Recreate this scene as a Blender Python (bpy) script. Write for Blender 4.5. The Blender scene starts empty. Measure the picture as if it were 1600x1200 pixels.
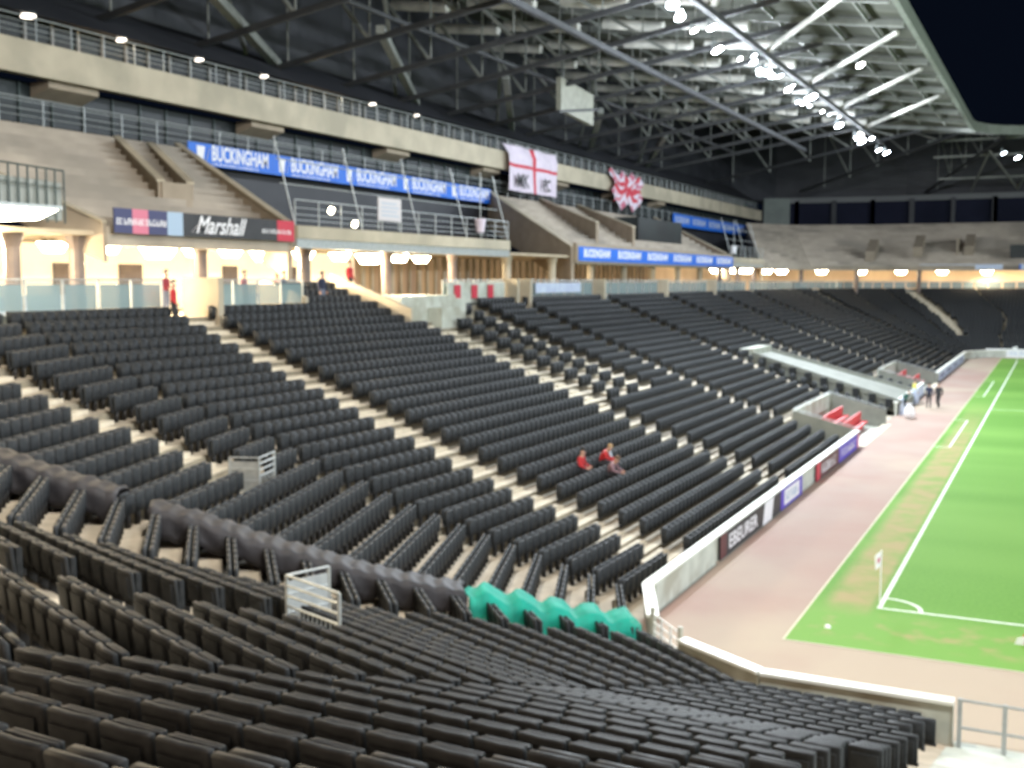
import bpy, bmesh, math, random
import numpy as np
from mathutils import Vector, Matrix
random.seed(7); rng = np.random.default_rng(7)
R = math.radians
scene = bpy.context.scene
col = scene.collection

# ------------------------------------------------------------------ camera, world, exposure
cam_d = bpy.data.cameras.new('camera'); cam = bpy.data.objects.new('camera', cam_d); col.objects.link(cam)
scene.camera = cam
CAM = Vector((4.0245, -31.138, 8.82))
cam.location = CAM
cam.rotation_euler = (R(90-5.2385), 0, R(25.972))
cam_d.sensor_width = 36; cam_d.lens = 39.51; cam_d.clip_end = 1000; cam_d.clip_start = .05
cam_d.dof.use_dof = True; cam_d.dof.focus_distance = .62; cam_d.dof.aperture_fstop = 20.0   # misfocused hand-held lens
w = bpy.data.worlds.new('World'); scene.world = w; w.use_nodes = True
w.node_tree.nodes['Background'].inputs[0].default_value = (.006, .010, .022, 1)
w.node_tree.nodes['Background'].inputs[1].default_value = .35
scene.view_settings.view_transform = 'Standard'; scene.view_settings.look = 'None'
scene.view_settings.exposure = 0.0; scene.view_settings.gamma = 1
scene.cycles.use_denoising = True
try: scene.cycles.denoiser = 'OPENIMAGEDENOISE'
except Exception: pass
scene.cycles.max_bounces = 5; scene.cycles.diffuse_bounces = 3; scene.cycles.glossy_bounces = 3
scene.cycles.transparent_max_bounces = 6; scene.cycles.sample_clamp_indirect = 4
scene.cycles.caustics_reflective = False; scene.cycles.caustics_refractive = False

def lamp(name, kind, loc, target, power, color, size=.6, spot=120, blend=.6, size_y=None):
    d = bpy.data.lights.new(name, kind); d.energy = power; d.color = color
    if kind == 'SPOT': d.spot_size = R(spot); d.spot_blend = blend; d.shadow_soft_size = size
    elif kind == 'AREA':
        d.shape = 'RECTANGLE'; d.size = size; d.size_y = size_y or size
    else: d.shadow_soft_size = size
    o = bpy.data.objects.new(name, d); col.objects.link(o); o.location = loc
    o.rotation_euler = (Vector(target)-Vector(loc)).to_track_quat('-Z', 'Y').to_euler()
    return o
COOL = (.86, .94, 1.0); WARM = (1.0, .80, .53)
FLOOD_Y = [22, 31, 39, 47, 57, 72, 86, 104]
for y in FLOOD_Y:                                            # floodlights under the roof of the side stand
    lamp('flood_and_spill_lamp', 'SPOT', (-14.2, y, 23.4), (14, y-6, 0), 15500, COOL, .7, 150, .5)
for y in (-2, 16, 34, 52, 70, 88, 104):                      # floodlights under the opposite roof, outside the frame
    lamp('flood_and_spill_lamp', 'SPOT', (83, y, 23.4), (18, y, 0), 40000, COOL, .7, 130, .6)
for x in (14, 34, 54):                                       # floodlights of the near end, above and behind the camera
    lamp('flood_and_spill_lamp', 'SPOT', (x, -19, 23.4), (x-14, 20, 0), 17000, COOL, .7, 160, .5)

for loc in ((2,-18,23.4),(-9,-9,23.6)):                        # floodlights of the near corner roof
    lamp('flood_and_spill_lamp', 'SPOT', loc, (loc[0]-2,loc[1]+14,0), 13000, (1.0,.93,.82), .7, 160, .5)
for y in (30, 44, 52, 63, 76, 90, 105):                      # added point lights imitating floodlight spill, set inward to brighten deck and steel
    lamp('flood_and_spill_lamp', 'POINT', (-18.5, y-3, 21.6), (0,0,0), 3300, (.80,.88,.98), .5)

# ------------------------------------------------------------------ helpers
def tag(o, label=None, cat=None, group=None, kind=None):
    if label: o['label'] = label
    if cat: o['category'] = cat
    if group: o['group'] = group
    if kind: o['kind'] = kind
    return o
def empty(name, loc=(0,0,0), rz=0, label=None, cat=None, group=None, kind=None):
    o = bpy.data.objects.new(name, None); col.objects.link(o); o.location = loc; o.rotation_euler = (0,0,rz)
    o.empty_display_size = .2
    return tag(o, label, cat, group, kind)
class MB:
    def __init__(s): s.v = []; s.f = []; s.m = []; s.c = []
    def cut(s): s.c.append((len(s.v), len(s.f))); return s
    def add(s, vs, fs, mi=0):
        n = len(s.v); s.v += [tuple(v) for v in vs]; s.f += [tuple(i+n for i in f) for f in fs]; s.m += [mi]*len(fs); return s
    def hexa(s, p, mi=0):   # 8 pts: 4 bottom ccw, 4 top ccw
        return s.add(p, [(3,2,1,0),(4,5,6,7),(0,1,5,4),(1,2,6,5),(2,3,7,6),(3,0,4,7)], mi)
    def box(s, x0, x1, y0, y1, z0, z1, mi=0):
        return s.hexa([(x0,y0,z0),(x1,y0,z0),(x1,y1,z0),(x0,y1,z0),(x0,y0,z1),(x1,y0,z1),(x1,y1,z1),(x0,y1,z1)], mi)
    def bar(s, a, b, w=.1, h=None, mi=0, up=(0,0,1)):
        h = h or w; a = Vector(a); b = Vector(b); d = (b-a).normalized(); u = Vector(up)
        if abs(d.dot(u)) > .98: u = Vector((1,0,0))
        r = d.cross(u).normalized()*(w/2); t = r.normalized().cross(d).normalized()*(h/2)
        return s.hexa([a-r-t, a+r-t, b+r-t, b-r-t, a-r+t, a+r+t, b+r+t, b-r+t], mi)
    def tube(s, a, b, r=.05, n=8, mi=0, r2=None):
        a = Vector(a); b = Vector(b); d = (b-a).normalized(); u = Vector((0,0,1)) if abs(d.z) < .95 else Vector((1,0,0))
        e1 = d.cross(u).normalized(); e2 = d.cross(e1); r2 = r if r2 is None else r2
        vs = [a+(e1*math.cos(t)+e2*math.sin(t))*r for t in [2*math.pi*i/n for i in range(n)]]
        vs += [b+(e1*math.cos(t)+e2*math.sin(t))*r2 for t in [2*math.pi*i/n for i in range(n)]]
        fs = [(i, (i+1)%n, n+(i+1)%n, n+i) for i in range(n)] + [tuple(range(n))[::-1], tuple(range(n, 2*n))]
        return s.add(vs, fs, mi)
    def wall(s, a, b, z0, z1, t=.2, mi=0):   # vertical slab a->b (2D); z0/z1 number or (za,zb)
        a = Vector(a[:2]); b = Vector(b[:2]); d = (b-a).normalized(); n = Vector((-d.y, d.x))*(t/2)
        za0, zb0 = z0 if isinstance(z0, tuple) else (z0, z0); za1, zb1 = z1 if isinstance(z1, tuple) else (z1, z1)
        q = [a-n, a+n, b+n, b-n]; q = [q[0], q[3], q[2], q[1]]
        zb = [za0, zb0, zb0, za0]; zt = [za1, zb1, zb1, za1]
        return s.hexa([(p.x,p.y,z) for p,z in zip(q,zb)]+[(p.x,p.y,z) for p,z in zip(q,zt)], mi)
    def build(s, name, mats, parent=None, smooth=False):
        if s.c:     # separate pieces become objects of their own
            cs = [c for c in sorted(set([(0,0)]+s.c+[(len(s.v),len(s.f))]))]; o = None
            for (v0,f0),(v1,f1) in zip(cs[:-1], cs[1:]):
                if f1 == f0: continue
                q_ = MB(); q_.v = s.v[v0:v1]; q_.f = [tuple(i-v0 for i in f) for f in s.f[f0:f1]]; q_.m = s.m[f0:f1]; o = q_.build(name, mats, parent, smooth)
            return o
        me = bpy.data.meshes.new(name); me.from_pydata(s.v, [], s.f)
        for m in (mats if isinstance(mats, (list, tuple)) else [mats]): me.materials.append(m)
        if any(s.m): me.polygons.foreach_set('material_index', s.m)
        bm = bmesh.new(); bm.from_mesh(me); bmesh.ops.recalc_face_normals(bm, faces=bm.faces); bm.to_mesh(me); bm.free()
        if smooth: me.polygons.foreach_set('use_smooth', [True]*len(me.polygons))
        me.update()
        o = bpy.data.objects.new(name, me); col.objects.link(o)
        if parent: o.parent = parent
        return o
def child(o, parent):   # parent keeping world coordinates when the parent has a location
    o.parent = parent; o.matrix_parent_inverse = Matrix.Translation(parent.location).inverted() if parent.rotation_euler.z == 0 else parent.matrix_basis.inverted(); return o

# ------------------------------------------------------------------ materials
def mat(name, c, rough=.6, c2=None, scale=3, metal=0, bump=0, emit=None, es=0, spec=.5, detail=4, c3=None, scale3=.3, alpha=1, thr=(.35,.65), coord='Object', stretch=None):
    m = bpy.data.materials.new(name); m.use_nodes = True; nt = m.node_tree; b = nt.nodes['Principled BSDF']
    b.inputs['Base Color'].default_value = (*c, 1); b.inputs['Roughness'].default_value = rough; b.inputs['Metallic'].default_value = metal
    b.inputs['Specular IOR Level'].default_value = spec
    if c2 or bump:
        tc = nt.nodes.new('ShaderNodeTexCoord'); src = tc.outputs[coord]
        if stretch:
            mp = nt.nodes.new('ShaderNodeMapping'); mp.inputs['Scale'].default_value = stretch; nt.links.new(src, mp.inputs[0]); src = mp.outputs[0]
        n = nt.nodes.new('ShaderNodeTexNoise'); n.inputs['Scale'].default_value = scale; n.inputs['Detail'].default_value = detail
        nt.links.new(src, n.inputs['Vector'])
        if c2:
            r = nt.nodes.new('ShaderNodeMapRange'); r.inputs[1].default_value, r.inputs[2].default_value = thr
            nt.links.new(n.outputs['Fac'], r.inputs[0])
            mx = nt.nodes.new('ShaderNodeMix'); mx.data_type = 'RGBA'; mx.inputs[6].default_value = (*c,1); mx.inputs[7].default_value = (*c2,1)
            nt.links.new(r.outputs[0], mx.inputs[0]); out = mx.outputs[2]
            if c3:
                n3 = nt.nodes.new('ShaderNodeTexNoise'); n3.inputs['Scale'].default_value = scale3; n3.inputs['Detail'].default_value = 5
                nt.links.new(tc.outputs[coord], n3.inputs['Vector'])
                r3 = nt.nodes.new('ShaderNodeMapRange'); r3.inputs[1].default_value = .48; r3.inputs[2].default_value = .62
                nt.links.new(n3.outputs['Fac'], r3.inputs[0])
                m3 = nt.nodes.new('ShaderNodeMix'); m3.data_type = 'RGBA'; m3.inputs[7].default_value = (*c3,1)
                nt.links.new(r3.outputs[0], m3.inputs[0]); nt.links.new(out, m3.inputs[6]); out = m3.outputs[2]
            nt.links.new(out, b.inputs['Base Color'])
        if bump:
            bp = nt.nodes.new('ShaderNodeBump'); bp.inputs['Strength'].default_value = bump; bp.inputs['Distance'].default_value = .02
            nt.links.new(n.outputs['Fac'], bp.inputs['Height']); nt.links.new(bp.outputs[0], b.inputs['Normal'])
    if emit: b.inputs['Emission Color'].default_value = (*emit,1); b.inputs['Emission Strength'].default_value = es; m.cycles.emission_sampling = 'NONE'
    if alpha < 1: b.inputs['Alpha'].default_value = alpha
    return m
M = {}
M['seat'] = mat('seat_plastic', (.018,.0205,.023), .55, (.029,.032,.035), 9, bump=.05, spec=.17)
M['seat_dark'] = mat('seat_bracket', (.012,.012,.013), .5)
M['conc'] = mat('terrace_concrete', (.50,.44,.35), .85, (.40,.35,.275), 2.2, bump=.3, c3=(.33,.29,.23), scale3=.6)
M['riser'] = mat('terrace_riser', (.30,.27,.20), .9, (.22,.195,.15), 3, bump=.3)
M['step'] = mat('step_concrete', (.66,.60,.48), .8, (.54,.48,.38), 2.5, bump=.2)
M['pale'] = mat('pale_painted_concrete', (.54,.57,.51), .6, (.43,.46,.41), 1.5, c3=(.36,.36,.30), scale3=.8)
M['cream'] = mat('cream_concrete', (.53,.47,.36), .75, (.45,.395,.30), .8, bump=.1, c3=(.38,.34,.26), scale3=.25)
M['upper'] = mat('bare_terrace_concrete', (.43,.375,.31), .85, (.35,.305,.25), .6, bump=.2, c3=(.27,.24,.20), scale3=.18)
M['rake'] = mat('raking_wall_concrete', (.36,.30,.23), .8, (.30,.25,.19), 1.2, bump=.1)
M['steel'] = mat('galvanised_steel', (.45,.48,.48), .45, (.36,.39,.40), 6, metal=.4)
M['white_steel'] = mat('white_painted_steel', (.75,.77,.76), .5, (.66,.68,.67), 4)
M['truss'] = mat('roof_truss_paint', (.22,.23,.21), .5, (.17,.18,.165), 1.5)
M['truss_dark'] = mat('roof_dark_steel', (.045,.047,.05), .6, (.03,.032,.035), 1.5)
M['rafter'] = mat('roof_pale_tube', (.70,.68,.62), .45, (.34,.34,.31), .6)
M['deck'] = mat('roof_deck_sheet', (.075,.078,.06), .75, (.05,.053,.042), .35, bump=.2, stretch=(1,8,1), spec=.15)
M['clad'] = mat('dark_cladding', (.035,.037,.044), .55, (.022,.024,.030), .25)
M['glass_dark'] = mat('dark_glazing', (.006,.009,.011), .5, (.012,.020,.022), .4)
M['mull'] = mat('mullion', (.05,.07,.07), .5)
M['mull_pale'] = mat('pale_mullion', (.30,.30,.29), .5)
M['column'] = mat('column_paint', (.10,.08,.075), .5, (.14,.11,.10), 2)
M['glass'] = mat('rail_glass', (.24,.33,.35), .2, spec=.5, alpha=.72)
M['blue'] = mat('banner_blue', (.012,.13,.62), .55, (.018,.16,.68), 1.5)
M['white'] = mat('banner_white', (.80,.80,.84), .55)
M['black'] = mat('banner_black', (.02,.02,.024), .5, (.03,.03,.035), 2)
M['red'] = mat('banner_red', (.52,.03,.06), .55)
M['pink'] = mat('banner_pink', (.55,.16,.24), .55)
M['navy'] = mat('banner_navy', (.045,.05,.13), .55)
M['palebl'] = mat('banner_pale_blue', (.33,.44,.58), .55)
M['purple'] = mat('board_purple', (.10,.06,.50), .5)
M['maroon'] = mat('board_maroon', (.10,.025,.03), .5)
M['boardbl'] = mat('board_pale_face', (.55,.63,.75), .5, (.42,.48,.66), 2.5)
M['tarp'] = mat('black_tarpaulin', (.020,.019,.022), .6, (.030,.028,.032), 2, bump=.6, spec=.3)
M['tarp_green'] = mat('green_netting', (.0,.33,.25), .7, (.0,.42,.31), 3, alpha=.62)
M['redseat'] = mat('red_seat', (.62,.05,.06), .45, (.52,.04,.05), 5)
M['tunnel'] = mat('grey_tunnel_cover', (.22,.23,.20), .7, (.17,.18,.16), 1.2, bump=.2)
M['lit'] = mat('back_wall_glow', (.85,.76,.58), .7, (.74,.63,.45), .5, emit=(1.0,.85,.58), es=.8)  # wall emits by itself, standing in for lamplight falling on it
M['glowfar'] = mat('far_wall_glow', (.60,.46,.30), .7, (.42,.28,.17), .25, emit=(1.0,.72,.42), es=.22)  # weaker warm glow put into the far wall material instead of lamplight
M['lampw'] = mat('warm_lamp_glass', (1,.9,.7), .4, emit=(1.0,.88,.66), es=26)
M['lampc'] = mat('cool_lamp_glass', (1,1,1), .4, emit=(.84,.92,1.0), es=110)
M['lampc2'] = mat('dim_cool_lamp_glass', (1,1,1), .4, emit=(.80,.90,1.0), es=14)
M['lampc3'] = mat('warm_white_lamp_glass', (1,1,1), .4, emit=(1.0,.95,.88), es=40)
M['lampn'] = mat('downlight_glass', (1,.9,.8), .4, emit=(1.0,.90,.78), es=4)
M['skin'] = mat('skin', (.50,.30,.22), .6, (.44,.25,.18), 8)
def mline(): pass

# ------------------------------------------------------------------ layout: row polylines of the lower bowl
ZK = [0,4,8,12,16,20,24,28]; ZV = [.72,1.58,2.51,3.69,4.86,5.99,7.24,8.5]
NR = 26
def Zt(k): return float(np.interp(k, ZK, ZV)) if k >= 0 else .72+.215*k
ZN = [.72,1.58,2.51,3.66,4.72,5.75,6.72,7.70]
def Wn(seg, fr=0):
    return 1.0 if seg <= 1 else 1-.35*fr if seg == 2 else .65-.2*fr if seg == 3 else .45*(1-fr) if seg == 4 else 0.0
def Zs(k, seg, fr=0):
    w_ = Wn(seg, fr)
    return Zt(k) if k < 8 or w_ == 0 else Zt(k)*(1-w_)+float(np.interp(k, ZK, ZN))*w_
def Fl(k, seg=6, fr=0): return Zs(k, seg, fr)-.78
CZ = 7.45
def NRS(seg): return 26
def q(b0,b1,c0,c1,d0,d1):
    return lambda k: (b0+c0*(k/24)+d0*(k/24)**2, b1+c1*(k/24)+d1*(k/24)**2)
K1 = lambda k: (-6.4-.734*k, .85)
K2 = q(-6.461,-3.129,-18.353+.3,-1.615,.646,-1.757)
K3 = q(-5.112,-6.283,-15.639,-14.315,.755,3.493)
K4 = q(-4.574,-6.807,-11.166,-20.175,-.238,5.592)
K5 = lambda k: (float(np.interp(k,[-2,0,2,4,6,8,10,12,14,16,18,20,22,24,26,42],[-1.55,-1.7,-1.95,-2.2,-2.35,-2.4,-2.3,-2.1,-2.1,-2.4,-3.0,-3.85,-4.7,-5.5,-6.3,-12])), -9.15-.775*k)
def K6(k): x,y = K5(k); return (2.35, y-.05*(2.35-x))
def K7(k): x,y = K6(k); return (7.5, y)
def K0(k): return (-6.4-.734*k, 101.65)
mir = lambda K: (lambda k: (K(k)[0], 102.5-K(k)[1]))
K5m = mir(K5)
def K8(k): return (72.0, K5m(k)[1])
CH = [K7, K6, K5, K4, K3, K2, K1, K0, mir(K2), mir(K3), mir(K4), K5m, K8]
#       0   1   2   3   4   5   6   7    8        9        10       11   12
def pt(seg, fr, k):
    a = CH[seg](k); b = CH[seg+1](k); return Vector((a[0]+(b[0]-a[0])*fr, a[1]+(b[1]-a[1])*fr))
AISLES = [(15.45,17.35), (29.4,31.2), (43.7,45.5), (58.0,59.8), (72.4,74.2), (87.0,88.8)]
DUG = [(30.6,41.2), (62.5,72.6)]
TUN = (46.6, 55.2)
def seat_ok(seg, p, fr, k):
    if seg == 0: return False
    if seg == 2: return not (k >= 13 and .36 < fr < .55)
    if seg == 4: return not (k >= 13 and .50 < fr < .71)
    if seg == 6:
        y = p.y
        if y < 2.95: return False
        for a,b in AISLES:
            if a < y < b: return False
        if k >= 12 and (15.4 < y < 18.5 or 19.95 < y < 21.4 or 22.9 < y < 24.9): return False
        for a,b in DUG:
            if k < 4.5 and a-.7 < y < b+.7: return False
        if TUN[0]-.3 < y < TUN[1]+.3 and k < 12.5: return False
        if k >= 24 and 14.6 < y < 22.0: return False
        return True
    if seg == 11:
        x = p.x
        for a in (8, 21, 34, 47, 60):
            if a < x < a+1.4: return False
        return True
    if seg == 8: return not (.30 < fr < .44)
    if seg == 10: return not (k >= 8 and .20 < fr < .36)
    return True

# ------------------------------------------------------------------ ground, pitch, track
def sheet(name, x0, x1, y0, y1, z, m, kind='structure', nx=1, ny=1):
    b = MB(); xs = np.linspace(x0,x1,nx+1); ys = np.linspace(y0,y1,ny+1)
    b.add([(x,y,z) for y in ys for x in xs], [(j*(nx+1)+i, j*(nx+1)+i+1, (j+1)*(nx+1)+i+1, (j+1)*(nx+1)+i) for j in range(ny) for i in range(nx)])
    o = b.build(name, m); tag(o, kind=kind); return o
m_ground = mat('outer_tarmac', (.05,.05,.05), .9, (.04,.04,.04), 2)
m_track = mat('perimeter_track', (.33,.215,.18), .85, (.345,.26,.215), .22, bump=.1, c3=(.39,.32,.245), scale3=.07)
sheet('ground', -260, 320, -260, 360, -1.2, m_ground)
sheet('track', -5.5, 74, -9.4, 111.2, -.004, m_track)
m_grass = bpy.data.materials.new('pitch_grass'); m_grass.use_nodes = True
nt = m_grass.node_tree; bs = nt.nodes['Principled BSDF']; bs.inputs['Roughness'].default_value = .8; bs.inputs['Specular IOR Level'].default_value = .2
tc = nt.nodes.new('ShaderNodeTexCoord'); sp = nt.nodes.new('ShaderNodeSeparateXYZ'); nt.links.new(tc.outputs['Object'], sp.inputs[0])
def noise(sc, det=4, stretch=None):
    n = nt.nodes.new('ShaderNodeTexNoise'); n.inputs['Scale'].default_value = sc; n.inputs['Detail'].default_value = det
    if stretch:
        mp = nt.nodes.new('ShaderNodeMapping'); mp.inputs['Scale'].default_value = stretch; nt.links.new(tc.outputs['Object'], mp.inputs[0]); nt.links.new(mp.outputs[0], n.inputs['Vector'])
    else: nt.links.new(tc.outputs['Object'], n.inputs['Vector'])
    return n.outputs['Fac']
def rngn(src, a, b, c=0, d=1):
    r = nt.nodes.new('ShaderNodeMapRange'); r.inputs[1].default_value=a; r.inputs[2].default_value=b; r.inputs[3].default_value=c; r.inputs[4].default_value=d
    nt.links.new(src, r.inputs[0]); return r.outputs[0]
def mathn(op, a, b):
    n = nt.nodes.new('ShaderNodeMath'); n.operation = op
    for i, v in enumerate((a,b)):
        if isinstance(v, (int,float)): n.inputs[i].default_value = v
        else: nt.links.new(v, n.inputs[i])
    return n.outputs[0]
def mixn(f, a, b):
    n = nt.nodes.new('ShaderNodeMix'); n.data_type='RGBA'
    if isinstance(f,(int,float)): n.inputs[0].default_value=f
    else: nt.links.new(f, n.inputs[0])
    for i,v in ((6,a),(7,b)):
        if isinstance(v, tuple): n.inputs[i].default_value=(*v,1)
        else: nt.links.new(v, n.inputs[i])
    return n.outputs[2]
g = mixn(rngn(noise(9,5), .35,.65), (.125,.285,.042), (.095,.24,.032))
g = mixn(rngn(noise(.12,2,(.3,1,1)), .4,.6), g, (.15,.315,.055))
band = mathn('MULTIPLY', rngn(sp.outputs[0], -1.62, -1.25), rngn(sp.outputs[0], -.12, -.35))
band = mathn('MULTIPLY', band, rngn(sp.outputs[1], -1.2, .5))
band = mathn('MULTIPLY', band, rngn(sp.outputs[1], 58, 30, 0, 1))
band = mathn('MULTIPLY', band, rngn(noise(.9,8), .28,.60, .3, .95))
behind = mathn('MULTIPLY', rngn(sp.outputs[1], -3.4,-2.6), rngn(sp.outputs[1], -.5,-1.2))
behind = mathn('MULTIPLY', behind, rngn(noise(1.15,6), .50,.70, 0, .8))
wear = mathn('MAXIMUM', band, behind)
g = mixn(wear, g, (.34,.27,.13))
nt.links.new(g, bs.inputs['Base Color'])
bp = nt.nodes.new('ShaderNodeBump'); bp.inputs['Strength'].default_value=.4; nt.links.new(noise(25,3), bp.inputs['Height']); nt.links.new(bp.outputs[0], bs.inputs['Normal'])
sheet('pitch', -1.78, 70.5, -3.82, 108.8, .004, m_grass)
M['line'] = mat('pitch_line_paint', (.82,.84,.82), .8, (.60,.70,.55), 6)
def strips(name, rects, z=.010, m=None):
    b = MB()
    for i,(x0,x1,y0,y1) in enumerate(rects): b.add([(x0,y0,z),(x1,y0,z),(x1,y1,z),(x0,y1,z)], [(0,1,2,3)])
    return b
LW = .12
b = strips('pitch_lines', [(-LW,0,-LW,105),(LW*0,68,-LW,0),(0,68,105,105+LW),(0,68,52.44,52.56),(68,68+LW,-LW,105+LW),(13.8,13.92,0,16.5),(13.92,54.2,16.5,16.62)], .010)
n = 12; vs = []
for i in range(n+1):
    t = math.pi/2*i/n
    for r_ in (.93, 1.05): vs.append((r_*math.cos(t), r_*math.sin(t), .011))
b.add(vs, [(2*i,2*i+1,2*i+3,2*i+2) for i in range(n)])
n = 40; vs = []
for i in range(n+1):
    t = 2*math.pi*i/n
    for r_ in (9.09, 9.21): vs.append((34+r_*math.cos(t), 52.5+r_*math.sin(t), .011))
b.add(vs, [(2*i,2*i+1,2*i+3,2*i+2) for i in range(n)])
tag(b.build('pitch_lines', M['line']), kind='structure')
for y0,y1 in ((32.3,45.2),(61.5,76.0)):
    b = strips('x', [(-1.05,-.95,y0,y1),(-1.75,-1.05,y0-.1,y0),(-1.75,-1.05,y1,y1+.1)], .011)
    tag(b.build('technical_area_lines', M['line']), kind='structure')
b = strips('x', [(-1.84,-1.78,-3.88,108.8),(-1.78,70.5,-3.88,-3.82)], .006)
tag(b.build('pitch_edge_strip', mat('kerb_strip', (.60,.55,.42), .8, (.5,.5,.36), 2)), kind='structure')
# ------------------------------------------------------------------ lower bowl: terraces, steps, walls
stand = empty('stadium_stand', (0,0,0), label='long side stand with dark seating bowl, lit concourse and bare concrete upper tier', cat='stadium stand')
farst = empty('stadium_stand', (0,0,0), label='far end stand across the pitch with dark lower seats and pale empty terraces above', cat='stadium stand')
nearst = empty('stadium_stand', (0,0,0), label='near end stand of dark seats curving round the corner in the foreground', cat='stadium stand')
pieces = {'near': [(0,0,1,0),(1,0,1,0),(2,0,1,0),(3,0,1,0),(4,0,1,0)], 'side': [(5,0,1,0)], 'far': [(7,0,1,0),(8,0,1,0),(9,0,1,0),(10,0,1,0),(11,0,1,0)]}
def f6(y): return (y-.85)/(101.65-.85)
cuts = [(.85,DUG[0][0],0),(DUG[0][0],DUG[0][1],4),(DUG[0][1],TUN[0],0),(TUN[0],TUN[1],12),(TUN[1],DUG[1][0],0),(DUG[1][0],DUG[1][1],4),(DUG[1][1],101.65,0)]
pieces['side'] += [(6,f6(a),f6(b),k) for a,b,k in cuts]
own = {'near': nearst, 'side': stand, 'far': farst}
def terrace(key):
    b = MB(); rb = MB()
    for seg,f0,f1,kmin in pieces[key]:
        k1 = NRS(seg)
        for k in range(kmin, k1+1):
            ta = k-.8 if k > kmin else (-1.35 if kmin == 0 else k-.8)
            if k == 0 and seg in (1,2,3,0): ta = -.35
            tb = k+.2; z = Fl(k,seg,f0); z_ = Fl(k,seg,f1); zn = Fl(k+1,seg,f0) if k < k1 else CZ; zn_ = Fl(k+1,seg,f1) if k < k1 else CZ
            A,B,C_,D = pt(seg,f0,ta), pt(seg,f1,ta), pt(seg,f1,tb), pt(seg,f0,tb)
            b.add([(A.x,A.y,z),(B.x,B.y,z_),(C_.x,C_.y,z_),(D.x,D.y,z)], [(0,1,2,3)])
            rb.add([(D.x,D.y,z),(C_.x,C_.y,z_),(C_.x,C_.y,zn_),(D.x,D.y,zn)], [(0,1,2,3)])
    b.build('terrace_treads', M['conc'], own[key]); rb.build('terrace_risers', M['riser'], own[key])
for k_ in ('near','side','far'): terrace(k_)
# aisle half steps and lighter treads
def steps(key, segs):
    b = MB()
    for seg, fa, fb, kmin, kmax in segs:
        b.cut()
        for k in range(kmin, kmax+1):
            z0 = Fl(k,seg,fa); z1 = Fl(k+1,seg,fa) if k < NR else CZ
            for (ta,tb,za,zb) in ((k-.26, k+.198, z0+.002, z0+(z1-z0)*.5), (k-.78, k-.27, z0+.002, z0+.014)):
                A,B,C_,D = pt(seg,fa,ta), pt(seg,fb,ta), pt(seg,fb,tb), pt(seg,fa,tb)
                b.hexa([(A.x,A.y,za),(B.x,B.y,za),(C_.x,C_.y,za),(D.x,D.y,za),(A.x,A.y,zb),(B.x,B.y,zb),(C_.x,C_.y,zb),(D.x,D.y,zb)])
    b.build('aisle_steps', M['step'], own[key])
steps('near', [(2,.37,.54,13,NR),(4,.51,.70,13,NR)])
sd = [(6,f6(.95),f6(2.85),0,NR)]
for a,b_ in AISLES:
    km = 0
    for d0,d1 in DUG:
        if d0-.7 < a < d1+.7 or d0-.7 < b_ < d1+.7: km = 5
    sd.append((6,f6(a+.1),f6(b_-.1),km,NR))
sd.append((6,f6(17.4),f6(18.3),12,23)); sd.append((6,f6(20.05),f6(21.3),12,24)); sd.append((6,f6(23.0),f6(24.8),12,24))
steps('side', sd)
steps('far', [(8,.31,.43,0,NR),(10,.21,.35,8,NR)]+[(11,(x+4.5)/78,(x+5.7)/78,0,NR) for x in (8,21,34,47,60)])
# pale gangway beside the end of the near block
b = MB()
for k in range(0, NR):
    z0 = Fl(k,0,0)+.006
    for (ta,tb,zz) in ((k-.78,k-.28,z0+.01),(k-.27,k+.198,z0+.13)):
        A,B,C_,D = pt(0,0,ta), pt(0,.99,ta), pt(0,.99,tb), pt(0,0,tb)
        b.hexa([(A.x,A.y,z0),(B.x,B.y,z0),(C_.x,C_.y,z0),(D.x,D.y,z0),(A.x,A.y,zz),(B.x,B.y,zz),(C_.x,C_.y,zz),(D.x,D.y,zz)])
b.build('pale_gangway_steps', M['pale'], nearst)
b = MB(); b.wall((2.52,-8.9),(7.6,-9.0),-.5,.03,.45); b.build('gangway_kerb', M['pale'], nearst)
# pitchside walls with pale ledges
def front_wall(name, pts, parent, z0=-.5, z1=.80, t=.16, ledge=.30):
    b = MB(); c = MB()
    for a,d in zip(pts[:-1], pts[1:]):
        b.wall(a, d, z0, z1, t); c.wall(a, d, z1, z1+.07, ledge)
    o = b.build(name, M['pale'], parent); c.build('wall_ledge', mat('ledge_paint',(.82,.84,.80),.45,(.72,.74,.68),1.5) if 'ledge' not in M else M['ledge'], o); return o
M['ledge'] = mat('ledge_paint', (.82,.84,.80), .45, (.72,.74,.68), 1.5)
front_wall('front_wall', [(-5.50,DUG[0][0]),(-5.50,-3.4),(-4.45,-6.05)], stand)
front_wall('front_wall', [(-3.3,-7.45),(-1.2,-8.74),(2.50,-8.78)], nearst)
front_wall('front_wall', [(-5.50,DUG[0][1]+5),(-5.50,DUG[1][0])], stand)
front_wall('front_wall', [(-5.50,DUG[1][1]),(-5.50,105.9),(-4.45,108.5),(-3.3,109.9),(-1.2,110.8),(72,110.8)], farst)
b = MB(); b.wall((2.42,-8.9),(2.40,-30.2),(-.1,7.1),(.35,7.55),.12)   # low side of the block above the gangway
# concourse floor, upstand and ceiling
b = MB()
for seg in range(1,12):
    n0 = NRS(seg)+.2; A,B,C_,D = pt(seg,0,n0), pt(seg,1,n0), pt(seg,1,NR+14), pt(seg,0,NR+14)
    b.add([(A.x,A.y,CZ),(B.x,B.y,CZ),(C_.x,C_.y,CZ),(D.x,D.y,CZ)], [(0,1,2,3)])
b.add([(7.5,-29.9,CZ),(2.3,-29.9,CZ),(2.3,-42,CZ),(7.5,-42,CZ)], [(0,1,2,3)])
b.build('concourse_floor', M['conc'], stand)

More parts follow.
